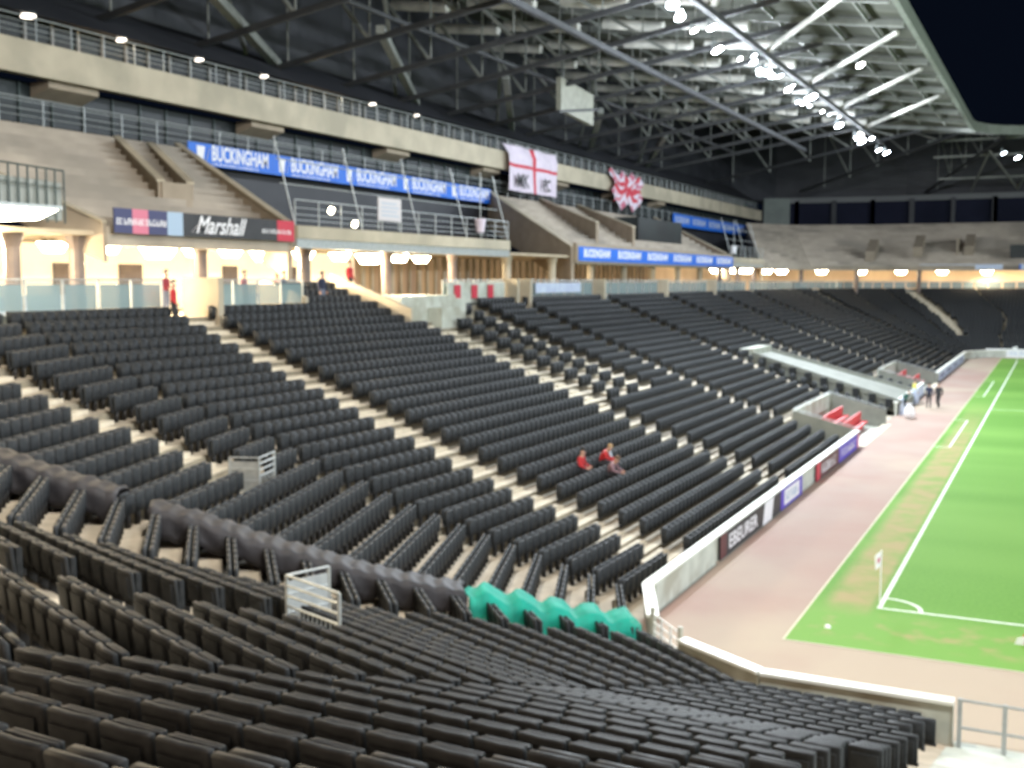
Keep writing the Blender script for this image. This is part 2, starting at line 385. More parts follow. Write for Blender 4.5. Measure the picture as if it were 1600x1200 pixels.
# openings in the concourse parapet (world points on the rear line)
def rear(seg, fr, t=None): return pt(seg, fr, NRS(seg)+.75)
M['parapet'] = mat('parapet_paint', (.16,.19,.19), .6, (.12,.145,.15), 1)
par = MB(); post = MB(); gl = MB(); rl = MB()
def parapet(seg, fa, fb):
    par.cut(); post.cut(); gl.cut(); rl.cut(); A = rear(seg,fa); B = rear(seg,fb); L = (B-A).length; n = max(1, round(L/1.75))
    par.wall(A, B, 6.5, 7.74, .14)
    for i in range(n+1):
        p = A.lerp(B, i/n); post.cut().box(p.x-.03,p.x+.03,p.y-.03,p.y+.03,7.74,8.86)
        if i < n:
            p2 = A.lerp(B,(i+1)/n); a2 = A.lerp(B,(i+.06)/n); b2 = A.lerp(B,(i+.94)/n)
            gl.cut().wall(a2, b2, 7.86, 8.70, .02)
    for z in (8.86, 8.76, 7.79): rl.tube((A.x,A.y,z),(B.x,B.y,z), .03 if z > 8.8 else .014, 6)
for seg in (3,4,5): parapet(seg, 0 if seg != 2 else .0, 1)
par2 = [(3.3,9.5),(22.0,29.2),(31.8,43.6),(45.4,58.0),(59.8,72.4),(74.2,86.9),(88.7,101.6)]
for a,d in par2: parapet(6, f6(a), f6(d))
for seg in (7,8,9,10,11): parapet(seg, 0, 1)
po = par.build('parapet_wall', M['parapet'], stand); post.build('rail_post', M['steel'], po); gl.build('glass_panel', M['glass'], po); rl.build('handrail', M['steel'], po)
# blocks at the heads of the aisles
b = MB()
for y in (3.0, 29.6, 31.4, 43.9, 58.2, 72.6): b.cut().box(-27.0,-25.2,y+.0,y+.3,6.6,8.95)
b.build('aisle_head_wall', M['cream'], stand)
# raised rows and pale platform near the second aisle
b = MB(); rb = MB()
for k in (27,28,29):
    z = Fl(26)+.30*(k-26); x1 = -6.4-.734*(k-.8); x0 = x1-.734
    b.add([(x0,9.5,z),(x1,9.5,z),(x1,14.6,z),(x0,14.6,z)], [(0,1,2,3)])
b.build('raised_terrace', M['conc'], stand)
b = MB(); b.wall((-28.2,9.5),(-25.8,9.5),7.0,(8.9,8.1),.15); b.box(-28.4,-28.2,9.5,14.6,7.45,8.8)
b.cut(); b.wall((-28.2,14.75),(-23.6,14.75),(7.0,5.8),(9.2,7.5),.18);  b.build('stair_side_wall', M['cream'], stand)
b = MB()
b.box(-26.6,-24.35,15.0,20.4,5.9,8.1); b.cut().box(-24.33,-23.6,17.6,19.4,5.6,7.5); b.cut().box(-26.6,-24.6,20.45,22.0,6.2,7.9)
b.build('platform_block', M['pale'], stand)
# hoardings along the concourse rail
b = MB(); b.wall((-25.88,22.2),(-25.88,29.2),7.6,8.75,.05); b.build('concourse_hoarding', M['pale'], stand)
for y,m_ in ((24.9,'red'),(22.9,'red'),(26.9,'red'),(31.6,'red')):
    b = MB(); b.wall((-25.8,y),(-25.8,y+.7),7.85,8.6,.03); b.build('red_notice', M['red'], stand)
b = MB(); b.wall((-25.86,33.6),(-25.86,41.0),8.05,8.7,.04); b.build('notice_strip', M['boardbl'], stand)

# ------------------------------------------------------------------ seats
def seat_np(detail):
    """returns list of (verts, faces) for backrest, pan, bracket; origin on the tread below the back's top edge, +y = towards pitch"""
    out = []
    def rbox(x0,x1,y0,y1,z0,z1,bev,curve=0,ribs=False,seg=2):
        bm = bmesh.new(); bmesh.ops.create_cube(bm, size=1)
        for v in bm.verts: v.co = Vector(((x0+x1)/2+v.co.x*(x1-x0), (y0+y1)/2+v.co.y*(y1-y0), (z0+z1)/2+v.co.z*(z1-z0)))
        if bev:
            if curve:
                bmesh.ops.bisect_plane(bm, geom=bm.verts[:]+bm.edges[:]+bm.faces[:], plane_co=(0,0,0), plane_no=(1,0,0))
                for xx in (-.11,.11): bmesh.ops.bisect_plane(bm, geom=bm.verts[:]+bm.edges[:]+bm.faces[:], plane_co=(xx,0,0), plane_no=(1,0,0))
            ed = [e for e in bm.edges if len(e.link_faces)==2 and e.calc_face_angle(0) > .5]
            bmesh.ops.bevel(bm, geom=ed, offset=bev, segments=seg, affect='EDGES', profile=.6)
            for v in bm.verts: v.co.y += curve*(v.co.x/.215)**2; v.co.z -= abs(curve)*.35*(v.co.x/.215)**4 if v.co.z > z1-.1 else 0
        bmesh.ops.recalc_face_normals(bm, faces=bm.faces)
        vs = np.array([v.co[:] for v in bm.verts]); bm.verts.index_update(); fs = [tuple(v.index for v in f.verts) for f in bm.faces]; bm.free(); return vs, fs
    def join(*ps):
        vs=[]; fs=[]; n=0
        for v,f in ps: vs.append(v); fs += [tuple(i+n for i in g_) for g_ in f]; n += len(v)
        return np.vstack(vs), fs
    def lean(p, a): v,f = p; v = v.copy(); v[:,1] += (v[:,2]-.4)*a; return v,f
    if detail == 2:
        back = lean(join(rbox(-.212,.212,-.035,.028,.33,.78,.024,.03,seg=3), rbox(-.165,.165,-.052,-.03,.40,.70,.010,.018)), -.10)
        pan = lean(join(rbox(-.205,.205,.045,.080,.30,.755,.014,.012), rbox(-.198,.198,.083,.122,.31,.75,.018,.006,seg=3), rbox(-.17,.17,.124,.146,.35,.735,.010,0)), -.02)
        br = join(rbox(-.03,.03,-.02,.12,.0,.36,0), rbox(-.2275,.2275,-.01,.05,.28,.33,0), rbox(-.2,.2,.03,.10,.30,.34,0), rbox(-.06,.06,-.05,.16,.0,.02,0))
    elif detail == 1:
        back = lean(rbox(-.212,.212,-.04,.035,.32,.78,.020,seg=1), -.10)
        pan = lean(rbox(-.20,.20,.055,.14,.31,.75,.018,seg=1), -.02)
        br = join(rbox(-.03,.03,-.02,.10,.0,.34,0), rbox(-.2275,.2275,-.01,.05,.28,.33,0))
    else:
        back = lean(rbox(-.205,.205,-.04,.06,.32,.78,0), -.08)
        pan = rbox(-.19,.19,.06,.14,.30,.73,0)
        br = rbox(-.2275,.2275,0,.06,.22,.31,0)
    return [back, pan, br]
PITCH = .4555
spots = []   # (x,y,z, ux,uy, seg,k,i, depth, px,py)
Rv = Vector((math.cos(R(25.972)), math.sin(R(25.972)), 0)); pf = R(5.2385)
Fv = Vector((-math.sin(R(25.972))*math.cos(pf), math.cos(R(25.972))*math.cos(pf), -math.sin(pf))); Uv = Rv.cross(Fv); FPX = 1756.0
def proj(p):
    v = Vector(p)-CAM; z = v.dot(Fv)
    if z < .1: return None
    return 800+FPX*v.dot(Rv)/z, 600-FPX*v.dot(Uv)/z, z
for seg in range(1,12):
    for k in range(0, NRS(seg)+1):
        a = pt(seg,0,k); b_ = pt(seg,1,k); L = (b_-a).length
        d = (b_-a)/L; n = int((L-.06)/PITCH); off = (L-n*PITCH)/2
        if seg in (1,): off = L-n*PITCH-.05
        if seg in (2,): off = .05
        for i in range(n):
            c = a+d*(off+PITCH*(i+.5)); fr = (off+PITCH*(i+.5))/L
            if not seat_ok(seg, c, fr, k): continue
            if c.x > 40: continue
            pr = proj((c.x,c.y,Zs(k,seg,fr)-.1))
            if pr is None or not (-90 < pr[0] < 1690 and pr[1] < 1300): continue
            spots.append((c.x,c.y,Fl(k,seg,fr),d.x,d.y,seg,k,i,pr[2],pr[0],pr[1]))
for k in (27,28,29):
    for i in range(10):
        y = 9.9+i*PITCH; z = Fl(26)+.30*(k-26)
        spots.append((-6.4-.734*k, y, z, 0, 1, 6, k, i, 55, 520, 470))
spots.sort(key=lambda s: s[8])
inframe = [s for s in spots if 8 < s[9] < 1592 and s[10] < 1195]
chosen = set(id(s) for s in inframe[:300])
near = [s for s in inframe[:300]]
rest = [s for s in spots if id(s) not in chosen]
print('seats total', len(spots), 'individual', len(near))
def seat_matrix(s):   # local +y must face the pitch; d runs from K(j) to K(j+1): pitch is on its right-hand side (d x z)
    x,y,z,ux,uy = s[:5]
    n = Vector((uy,-ux))                                          # right of the row direction
    if n.dot(Vector((33,50))-Vector((x,y))) < 0: n = -n
    ang = math.atan2(-n.x, n.y); return ang
proto = seat_np(2)
pm = []
for nm,(v,f) in zip(('backrest','folding_pan','bracket'), proto):
    me = bpy.data.meshes.new(nm); me.from_pydata(v.tolist(), [], f); me.materials.append(M['seat_dark'] if nm=='bracket' else M['seat'])
    if nm != 'bracket': me.polygons.foreach_set('use_smooth', [True]*len(f)); me.set_sharp_from_angle(angle=R(40))
    pm.append(me)
ORD = lambda n: '%d%s' % (n, 'th' if 10 <= n % 100 <= 20 else {1:'st',2:'nd',3:'rd'}.get(n%10,'th'))
byrow = {}
for s in near: byrow.setdefault((s[5],s[6]), []).append(s)
krows = sorted({s[6] for s in near}, reverse=True)
segn = {1: 'front right block', 2: 'angled left block', 3: 'inner corner block', 4: 'far corner block'}
root0 = empty('stadium_chair'); kids0 = []
for me in pm:
    o = bpy.data.objects.new(me.name, me); col.objects.link(o); o.parent = root0; kids0.append(o)
first = True
for (seg,k),lst in sorted(byrow.items(), key=lambda t: (-t[0][1], t[0][0])):
    lst.sort(key=lambda s: s[9])
    for i,s in enumerate(lst):
        if first: r = root0; first = False
        else:
            r = root0.copy(); col.objects.link(r)
            for ch in kids0:
                c = ch.copy(); col.objects.link(c); c.parent = r
        r.location = (s[0],s[1],s[2]); r.rotation_euler = (0,0,seat_matrix(s)+random.uniform(-.012,.012))
        tag(r, 'folded black stadium chair, %s from left in %s nearest row, %s' % (ORD(i+1), ORD(krows.index(k)+1), segn.get(seg,'side block')), 'seat', 'folded black seats in the near rows')
# the many other seats as one object
V = []; Fc = []; MI = []; nv = 0
lod = {1: seat_np(1), 0: seat_np(0)}
for L_ in (1,0):
    sel = [s for s in rest if (s[8] < 34) == (L_ == 1)]
    if not sel: continue
    tv = np.vstack([p[0] for p in lod[L_]]); nn = 0; tf = []; tm = []
    for j,(v,f) in enumerate(lod[L_]): tf += [tuple(i+nn for i in g_) for g_ in f]; tm += [1 if j==2 else 0]*len(f); nn += len(v)
    an = np.array([seat_matrix(s) for s in sel])+rng.uniform(-.015,.015,len(sel)); pos = np.array([s[:3] for s in sel])
    c,s_ = np.cos(an), np.sin(an)
    X = tv[None,:,0]*c[:,None]-tv[None,:,1]*s_[:,None]+pos[:,0:1]; Y = tv[None,:,0]*s_[:,None]+tv[None,:,1]*c[:,None]+pos[:,1:2]; Z = tv[None,:,2]+pos[:,2:3]
    V.append(np.stack([X,Y,Z],-1).reshape(-1,3))
    for i in range(len(sel)):
        o_ = nv+i*nn; Fc += [tuple(j+o_ for j in f) for f in tf]
    MI += tm*len(sel); nv += nn*len(sel)
V = np.vstack(V); me = bpy.data.meshes.new('stadium_seats')
me.vertices.add(len(V)); me.vertices.foreach_set('co', V.ravel())
tot = np.array([len(f) for f in Fc]); st = np.concatenate([[0],np.cumsum(tot)[:-1]])
me.loops.add(int(tot.sum())); me.polygons.add(len(Fc)); me.loops.foreach_set('vertex_index', np.fromiter((i for f in Fc for i in f), dtype=np.int32))
me.polygons.foreach_set('loop_start', st.astype(np.int32)); me.polygons.foreach_set('loop_total', tot.astype(np.int32)); me.polygons.foreach_set('material_index', np.array(MI, dtype=np.int32))
me.materials.append(M['seat']); me.materials.append(M['seat_dark']); me.update(calc_edges=True); me.validate()
o = bpy.data.objects.new('stadium_seats', me); col.objects.link(o)
tag(o, 'thousands of folded dark seats filling the bowl beyond the nearest rows', 'seats', kind='stuff')
# ------------------------------------------------------------------ concourse back wall, columns, lamps
def seg3(pts, f):
    for a,d in zip(pts[:-1], pts[1:]): f(a,d)
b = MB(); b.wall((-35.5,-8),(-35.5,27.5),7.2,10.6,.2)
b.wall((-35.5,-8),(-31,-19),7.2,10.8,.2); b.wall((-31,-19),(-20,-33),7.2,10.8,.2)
b.build('glowing_concourse_wall', M['lit'], stand); b = MB(); b.wall((-35.5,82),(-35.5,104),7.2,10.6,.2); b.wall((-35.5,104),(-31,121.5),7.2,10.6,.2); b.wall((-31,121.5),(-17,134.5),7.2,10.6,.2); b.wall((-17,134.5),(75,136.5),7.2,10.4,.2)
b.build('glowing_concourse_wall', M['glowfar'], stand)
M['curtain'] = mat('curtained_wall', (.40,.27,.15), .7, (.20,.12,.08), 1.0, stretch=(.1,1,.02), thr=(.4,.6), emit=(1.0,.70,.40), es=.16)  # curtain colour carries a faint emission as painted warm light
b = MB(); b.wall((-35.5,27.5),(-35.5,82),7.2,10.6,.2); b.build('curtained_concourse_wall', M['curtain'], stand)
pw = MB()
for i in range(48):
    y = 28+i*1.15; pw.box(-35.35,-35.2,y,y+.22+.2*(i%3==0),7.2,10.5)
pw.build('wall_pilasters', M['cream'], stand)
b = MB()
for y0,y1,x in ((4.2,5.0,-35.3),(8.0,9.4,-35.3),(15.2,16.3,-35.3),(20.5,21.4,-35.3)): b.cut().box(x-.05,x+.05,y0,y1,7.2,9.6)
b.build('concourse_door', M['column'], stand)
b = MB(); 
b.wall((-33,-1.5),(-33,3.6),7.2,8.25,.5); b.cut(); b.wall((-33,10.8),(-33,17),7.2,8.2,.5); b.build('concourse_counter', M['palebl'], stand)
# slab above the concourse (soffit)
M['soffit'] = mat('concourse_soffit', (.50,.42,.30), .8, (.42,.34,.24), .7)
UF = [(-24,-19.5),(-27.3,-6.5),(-27.3,101.5),(-24.5,113.5),(-16,124.5),(-4,130.3),(75,130.3)]
UB = [(-34,-29),(-38.2,-8),(-38.2,104),(-34.5,121),(-21,137),(-5,143),(75,143)]
b = MB()
for i in range(len(UF)-1):
    a,c = UF[i],UF[i+1]; d,e = UB[i],UB[i+1]
    b.hexa([(d[0],d[1],10.45),(a[0],a[1],10.45),(c[0],c[1],10.45),(e[0],e[1],10.45),(d[0],d[1],10.62),(a[0],a[1],10.62),(c[0],c[1],10.62),(e[0],e[1],10.62)])
b.build('concourse_soffit', M['soffit'], stand)
col0 = None
ci = 0
for x,y in [(-28,-4.1),(-28,-1.3)]+[(-28,5.2+7.15*i) for i in range(0,14)]+[(-25.5,112.5),(-20,120.5),(-13,127)]:
    dark = y < 30 or y > 82
    b = MB(); b.tube((x,y,7.2),(x,y,10.45),.27,12); b.tube((x,y,9.95),(x,y,10.45),.27,12,r2=.42)
    o = b.build('column', M['column'] if dark else M['cream'], stand, smooth=False)
li = 0
def lampthing(x, y, z, r, label, group):
    t = empty('ceiling_lamp', (x,y,z), 0, label, 'lamp', group)
    b = MB(); b.tube((0,0,.02),(0,0,.14),r*1.05,14,r2=r*.7); b.build('lamp_housing', M['steel'], t)
    b = MB(); b.tube((0,0,-r*.6),(0,0,.02),r*.6,14,r2=r); b.build('lamp_glass', M['lampw'], t); return t
lp = [(-29.5, -5.2), (-29.5,-1.0), (-29.5,1.6), (-29.5,4.4), (-29.5,6.6), (-29.5,8.9), (-29.5,11.4), (-29.5,14.3), (-29.5,17.4), (-29.5,20.2), (-29.5,23.2), (-29.5,25.6)]
WORDS = ['leftmost','second','third','fourth','fifth','sixth','seventh','eighth','ninth','tenth','eleventh','twelfth']
for i,(x,y) in enumerate(lp):
    lampthing(x,y,10.22,.58 if i%3 else .80,'round warm lamp under concourse ceiling at left, %s from the left end' % WORDS[i] if i else 'round warm lamp under concourse ceiling at left, the leftmost','warm lamps under the near concourse ceiling')
    if i % 2 == 0: lamp('concourse_light', 'AREA', (x,y+.8,9.9), (x+9,y+.8,2), 1500, WARM, 1.4)
for i,(x,y) in enumerate([(-28.5,84.5),(-28.5,88.6),(-28.5,92.6),(-28.5,96.8),(-28.0,104.5),(-27.5,110.5),(-24,118),(-20,124),(-15.5,128.5),(-10.5,131),(-5,132.2),(1,132.2)]):
    lampthing(x,y,10.15,.8,'round warm lamp under the distant concourse ceiling, %s from the left' % WORDS[i],'warm lamps under the far concourse ceiling')
    if i % 2 == 0: lamp('concourse_light', 'AREA', (x,y,9.9), (x+4,y,0), 1100, WARM, 2)
for y in (34,46,58,70): lamp('concourse_light', 'AREA', (-29.5,y,10.2), (-29.5,y,0), 260, WARM, 1.4)
for x in (12,24): lamp('concourse_light', 'AREA', (x,130.6,10.2), (x,129,0), 260, WARM, 1.4)
lamp('concourse_light', 'AREA', (-20,-24,10.2), (-12,-17,0), 1500, WARM, 2)
for x in (-6,5,16): lamp('concourse_light', 'AREA', (x,-36,10.6), (x-3,-27,4), 620, (1,.72,.50), 2)
# the bright light box under the corner canopy
t = empty('canopy_light', (-26.2,-6.6,11.1), 0, 'very large glowing light box under the corner canopy at left edge', 'lamp')
b = MB(); b.hexa([(-.9,-1.6,-.55),(.9,-1.6,-.55),(1.0,1.2,-.35),(-.9,1.2,-.35),(-1.1,-1.9,.0),(1.1,-1.9,.0),(1.1,1.9,.0),(-1.1,1.9,.0)]); b.build('light_diffuser', M['lampw'], t)
b = MB(); b.box(-1.2,1.2,-2.0,2.0,.0,.12); b.build('light_casing', M['steel'], t)

# ------------------------------------------------------------------ upper tier of bare concrete
def tier(name, f, g, zf, zb, n, parent, m='upper', thick=.35):
    """stepped terrace between front edge f=(a,b) and back edge g=(a,b) in plan"""
    b = MB(); A,B = Vector(f[0]),Vector(f[1]); C_,D = Vector(g[0]),Vector(g[1])
    for i in range(n):
        t0,t1 = i/n,(i+1)/n; z = zf+(zb-zf)*(i/max(1,n-1)); z0 = zf+(zb-zf)*((i-1)/max(1,n-1)) if i else zf-thick
        p = [A.lerp(C_,t0),B.lerp(D,t0),B.lerp(D,t1),A.lerp(C_,t1)]
        b.hexa([(v.x,v.y,min(z0,z)-thick) for v in p]+[(v.x,v.y,z) for v in p])
    return b.build(name, M[m], parent)
ut = empty('upper_tier', (0,0,0), 0, 'bare concrete upper tier above the lit concourse at left, with raking walls', 'stadium tier')
ut2 = empty('upper_tier', (0,0,0), 0, 'bare concrete upper tier section behind the two hanging flags, blue banner below', 'stadium tier')
ut3 = empty('upper_tier', (0,0,0), 0, 'distant pale empty upper terraces curving round the far corner', 'stadium tier')
FX = -27.0
tier('upper_terrace', ((FX,-.8),(FX,9.8)), ((-38,-4),(-38,14.9)), 10.8, 15.7, 14, ut)
tier('upper_terrace', ((-31.5,-9.5),(-31.5,-2.4)), ((-37.2,-13),(-38,-3.9)), 12.8, 15.9, 8, ut)
tier('upper_terrace', ((-20,-21),(-31.5,-9.6)), ((-33,-27),(-37.2,-13)), 12.8, 15.9, 8, ut)
def rake(parent, a, b_, za, zb, h=1.0, t=.22, below=1.6, m='rake', nm='raking_wall'):
    mb = MB(); mb.wall(a, b_, (za-below,zb-below), (za+h,zb+h), t); o = mb.build(nm, M[m], parent)
    mc = MB(); mc.wall(a, b_, (za+h,zb+h), (za+h+.1,zb+h+.1), t+.12); mc.build('wall_coping', M['cream'], o); return o
rake(ut, (FX,9.9),(-38,15.0), 10.4, 15.0, .95)
rake(ut, (FX-3.4,5.6),(-36.6,9.4), 12.0, 14.6, 1.0); rake(ut, (FX-3.2,7.2),(-37,12.0), 12.0, 14.6, 1.0)
b = MB(); b.wall((FX-3.4,5.6),(FX-3.2,7.2),10.5,13.0,.2); b.build('vomitory_end', M['rake'], ut)
rake(ut, (FX,-.9),(-31.5,-2.3), 10.5, 12.6, .4, below=1.0)
b = MB(); b.wall((-27.4,-2.6),(-26.5,-6.4),10.9,12.2,.3); b.wall((-26.5,-6.4),(-22,-20),10.9,12.2,.3); b.build('corner_canopy_fascia', mat('grey_fascia',(.30,.32,.30),.6,(.24,.26,.24),1), ut)
b = MB()
A,B = Vector((-27.3,-2.6)),Vector((-26.4,-6.4))
for i in range(9): p=A.lerp(B,i/8); b.tube((p.x+.2,p.y,10.8),(p.x+.2,p.y,12.6),.035,6)
b.tube((A.x+.2,A.y,12.6),(B.x+.2,B.y,12.6),.035,6); b.tube((A.x+.2,A.y,12.0),(B.x+.2,B.y,12.0),.02,6); b.build('canopy_rail', M['mull'], ut)
# open gap between the sections: deck, slab edge, dark back wall, railings
def gap(y0,y1,parent,by0,by1,zt=11.3):
    b = MB(); b.hexa([(-38,by0,10.65),(FX,y0,10.65),(FX,y1,10.65),(-38,by1,10.65),(-38,by0,10.75),(FX,y0,10.75),(FX,y1,10.75),(-38,by1,10.75)]); b.build('deck_floor', M['soffit'], parent)
    b = MB(); b.box(FX-.05,FX+.25,y0,y1,10.72,zt); b.build('slab_edge', M['cream'], parent)
    b = MB(); b.box(FX-.1,FX+.2,y0,y1,10.3,10.71); b.build('slab_band', M['steel'], parent)
    b = MB(); b.wall((-38.6,by0-1),(-38.6,by1+1),10.7,16,.2); b.build('recess_back_wall', M['clad'], parent)
    b = MB(); n = int((y1-y0)/1.8)
    for i in range(n+1):
        y = y0+(y1-y0)*i/n; b.tube((FX+.1,y,zt),(FX+.1,y,zt+1.15),.03,6)
    for z in (.25,.5,.8,1.15): b.tube((FX+.1,y0,zt+z),(FX+.1,y1,zt+z),.02 if z<1.1 else .035,6)
    for i in range(0,n+1,3):
        y = y0+(y1-y0)*i/n; b.tube((FX+.1,y,zt),(FX-1.0,y,zt+4.0),.035,6)
    for z in (1.9,3.0): b.tube((FX-.3-z*.2,y0,zt+z),(FX-.3-z*.2,y1,zt+z),.03,6)
    b.build('deck_railing', M['steel'], parent)
gap(10.2,31.8,ut,15.2,50.5)
gap(84.2,98.0,ut2,92.5,133)
tier('upper_terrace', ((FX,42.4),(FX,84.0)), ((-38,51.0),(-38,92)), 11.0, 15.7, 14, ut2)
rake(ut2, (FX,42.3),(-38,50.9), 10.2, 15.0, 1.0, .25, 1.9)
for y in (52.5,61.0): rake(ut2, (FX-2.2,y),(-37.6,y+7.5), 12.4, 15.0, 1.0)
rake(ut2, (FX,84.1),(-38,92.1), 10.4, 15.0, 1.0)
b = MB(); b.box(FX+.01,FX+.3,42.3,84.0,10.1,11.5); b.build('tier_front_beam', M['rake'], ut2)
b = MB(); b.hexa([(-38,51,12.0),(FX,42.5,10.0),(FX,84,10.0),(-38,92,12.0),(-38,51,12.2),(FX,42.5,10.2),(FX,84,10.2),(-38,92,12.2)]); b.build('tier_underside', M['rake'], ut2)
b = MB(); b.box(-33.2,-30.6,66,79,11.6,14.6); b.build('vomitory_mouth', M['glass_dark'], ut2)
b = MB(); b.box(-32.9,-32.7,80.4,82.5,12.2,14.4); b.build('vomitory_end', M['cream'], ut2)
UF3 = [(FX,98.2),(-24.5,113.5),(-16,124.5),(-4,130.3),(75,130.3)]; UB3 = [(-38.2,134),(-33,142.5),(-22,146),(-5,146.5),(75,146.5)]
for i in range(len(UF3)-1):
    f0,f1 = Vector(UF3[i]),Vector(UF3[i+1]); g0,g1 = Vector(UB3[i]),Vector(UB3[i+1])
    tier('upper_terrace', (f0,f1), (g0,g1), 10.9, 17.2, 15, ut3)
rake(ut3, (FX,98.1),(-38,134), 10.5, 15.2, .5)
b = MB()
for x in (-9,6,21): b.cut().box(x,x+.3,133,140.5,11.0,14.6)
for x,y,z in ((-14,128,13.0),(-19.5,124,12.4),(-8,133,13.2)): b.cut().hexa([(x,y,z-1),(x+1.2,y,z-1),(x+1.2,y+3.5,z+.6),(x,y+3.5,z+.6),(x,y,z+.3),(x+1.2,y,z+.3),(x+1.2,y+3.5,z+2.0),(x,y+3.5,z+2.0)])
b.build('vomitory_walls', M['rake'], ut3)
b = MB(); b.box(-2.3,-.4,132.6,133.2,11.0,13.6); b.build('vomitory_doorway', M['glass_dark'], ut3)
# middle level: rail, dark glazing, concrete fascia, upper rail, glazing, cladding
mid = empty('hospitality_level', (0,0,0), 0, 'dark glazed hospitality level with long pale concrete fascia above the upper tier', 'stadium level')
def run(z0,z1,x,t,name,m,parent,y0=-8,y1=None,x2=None):
    y1 = y1 or 142; b = MB(); b.wall((x,y0),(x,y1),z0,z1,t)
    dx = -38.2-x; P0 = Vector(UB[0]); P0 = Vector((P0.x-dx*.8, P0.y+dx*.6)); b.wall((x,y0),P0,z0,z1,t); return b.build(name, m, parent)
run(15.6,18.0,-39.6,.1,'lower_glazing',M['glass_dark'],mid)
run(18.0,19.5,-38.0,.5,'fascia_band',M['cream'],mid,-8,142)
b = MB()
for y in np.arange(-7.5,100,14.5): b.cut().hexa([(-39.5,y,17.3),(-38.3,y,17.7),(-38.3,y+3.0,17.7),(-39.5,y+3.0,17.3),(-39.5,y,18),(-38.3,y,18),(-38.3,y+3,18),(-39.5,y+3,18)])
b.build('fascia_bracket', M['rake'], mid)
b = MB()
b.hexa([(-42,-8,18.9),(-38,-8,18.9),(-38,142,18.9),(-42,142,18.9),(-42,-8,19.3),(-38,-8,19.3),(-38,142,19.3),(-42,142,19.3)]); b.build('upper_deck', M['rake'], mid)
run(19.4,21.4,-40.4,.1,'upper_glazing',M['glass_dark'],mid)
b = MB()
for y in np.arange(-7,141,1.9): b.cut().box(-39.55,-39.45,y,y+.09,15.6,18.0)
o_ = b.build('mullion', M['mull'], mid)
b = MB()
for y in np.arange(-7,141,1.6): b.cut().box(-40.33,-40.2,y,y+.14,19.4,21.4)
b.build('mullion', M['mull_pale'], mid)
b = MB()
for z in (16.2,16.5,16.85): b.tube((-38.05,-8,z),(-38.05,140,z),.025,6); b.tube((-38.05,-8,z),(-33.5,-29,z),.025,6)
for y in np.arange(-8,140,2.4): b.tube((-38.05,y,15.7),(-38.05,y,17.0),.035,6)
b.tube((-38.05,-8,17.0),(-38.05,140,17.0),.035,6); b.build('tier_rail', M['steel'], mid)
b = MB()
for z in (19.8,20.05,20.3): b.tube((-37.85,-8,z),(-37.85,140,z),.02,6)
b.tube((-37.85,-8,20.55),(-37.85,140,20.55),.035,6)
for y in np.arange(-8,140,2.0): b.tube((-37.85,y,19.5),(-37.85,y,20.55),.03,6)
b.build('fascia_rail', M['steel'], mid)
b = MB(); b.hexa([(-42,-8,21.4),(-38.6,-8,20.95),(-38.6,142,20.95),(-42,142,21.4),(-42.3,-8,23.2),(-41.3,-8,22.6),(-41.3,142,22.6),(-42.3,142,23.2)])
b.hexa([(-36,-29,21.4),(-33,-27,20.95),(-38.6,-8,20.95),(-42,-8,21.4),(-36.3,-29,23.2),(-35.5,-28,22.6),(-41.3,-8,22.6),(-42.3,-8,23.2)])
b.build('dark_cladding', M['clad'], mid)
for i,(y,s) in enumerate([(6.6,.34),(12.3,.26),(18.0,.24),(23.6,.24),(35.3,.24),(41.2,.2)]):
    t = empty('soffit_downlight', (-39.0,y,20.95), 0, 'glowing round downlight under the dark cladding at upper left, %s from left' % WORDS[i] if i else 'glowing round downlight under the dark cladding at the top left corner', 'lamp', 'downlights under the cladding')
    b = MB(); b.tube((0,0,-.12),(0,0,.0),s,12); b.build('lamp_glass', M['lampn'], t)
    b = MB(); b.tube((0,0,.0),(0,0,.1),s*1.15,12); b.build('lamp_ring', M['mull'], t)
lamp('downlight_light','SPOT',(-38.6,12,20.8),(-37,12,10),900,WARM,.3,140,.5); lamp('downlight_light','SPOT',(-38.6,30,20.8),(-37,30,10),900,WARM,.3,140,.5)
# far hospitality band
fm = empty('hospitality_level', (0,0,0), 0, 'dark window band above the far terraces at right, divided by grey posts', 'stadium level')
FB = [(-37.6,143.5),(-33,145.2),(-22,146.8),(-5,146.8),(75,146.8)]
b = MB(); c = MB(); d_ = MB(); e_ = MB()
for a,d in zip(FB[:-1],FB[1:]):
    b.wall(a,d,17.0,20.7,.1); c.wall(a,d,20.7,21.5,.5)
    L = (Vector(d)-Vector(a)).length; n = max(2,int(L/5.2))
    for i in range(n+1):
        p = Vector(a).lerp(Vector(d),i/n); d_.cut().box(p.x-.28-.15*(i%2),p.x+.28,p.y-.5,p.y-.2,16.6,21.0)
b.build('far_glazing', mat('blue_black_glazing',(.008,.010,.022),.7,(.012,.014,.03),.2,spec=.1), fm); c.build('far_beam', mat('grey_beam',(.12,.125,.13),.6), fm); d_.build('far_post', M['clad'], fm)
b = MB(); b.wall((-37.6,142.6),(-34.0,144.2),16.8,21.4,.5); b.build('plant_room_wall', mat('grey_green_panel',(.14,.165,.15),.6,(.11,.13,.12),.6), fm)

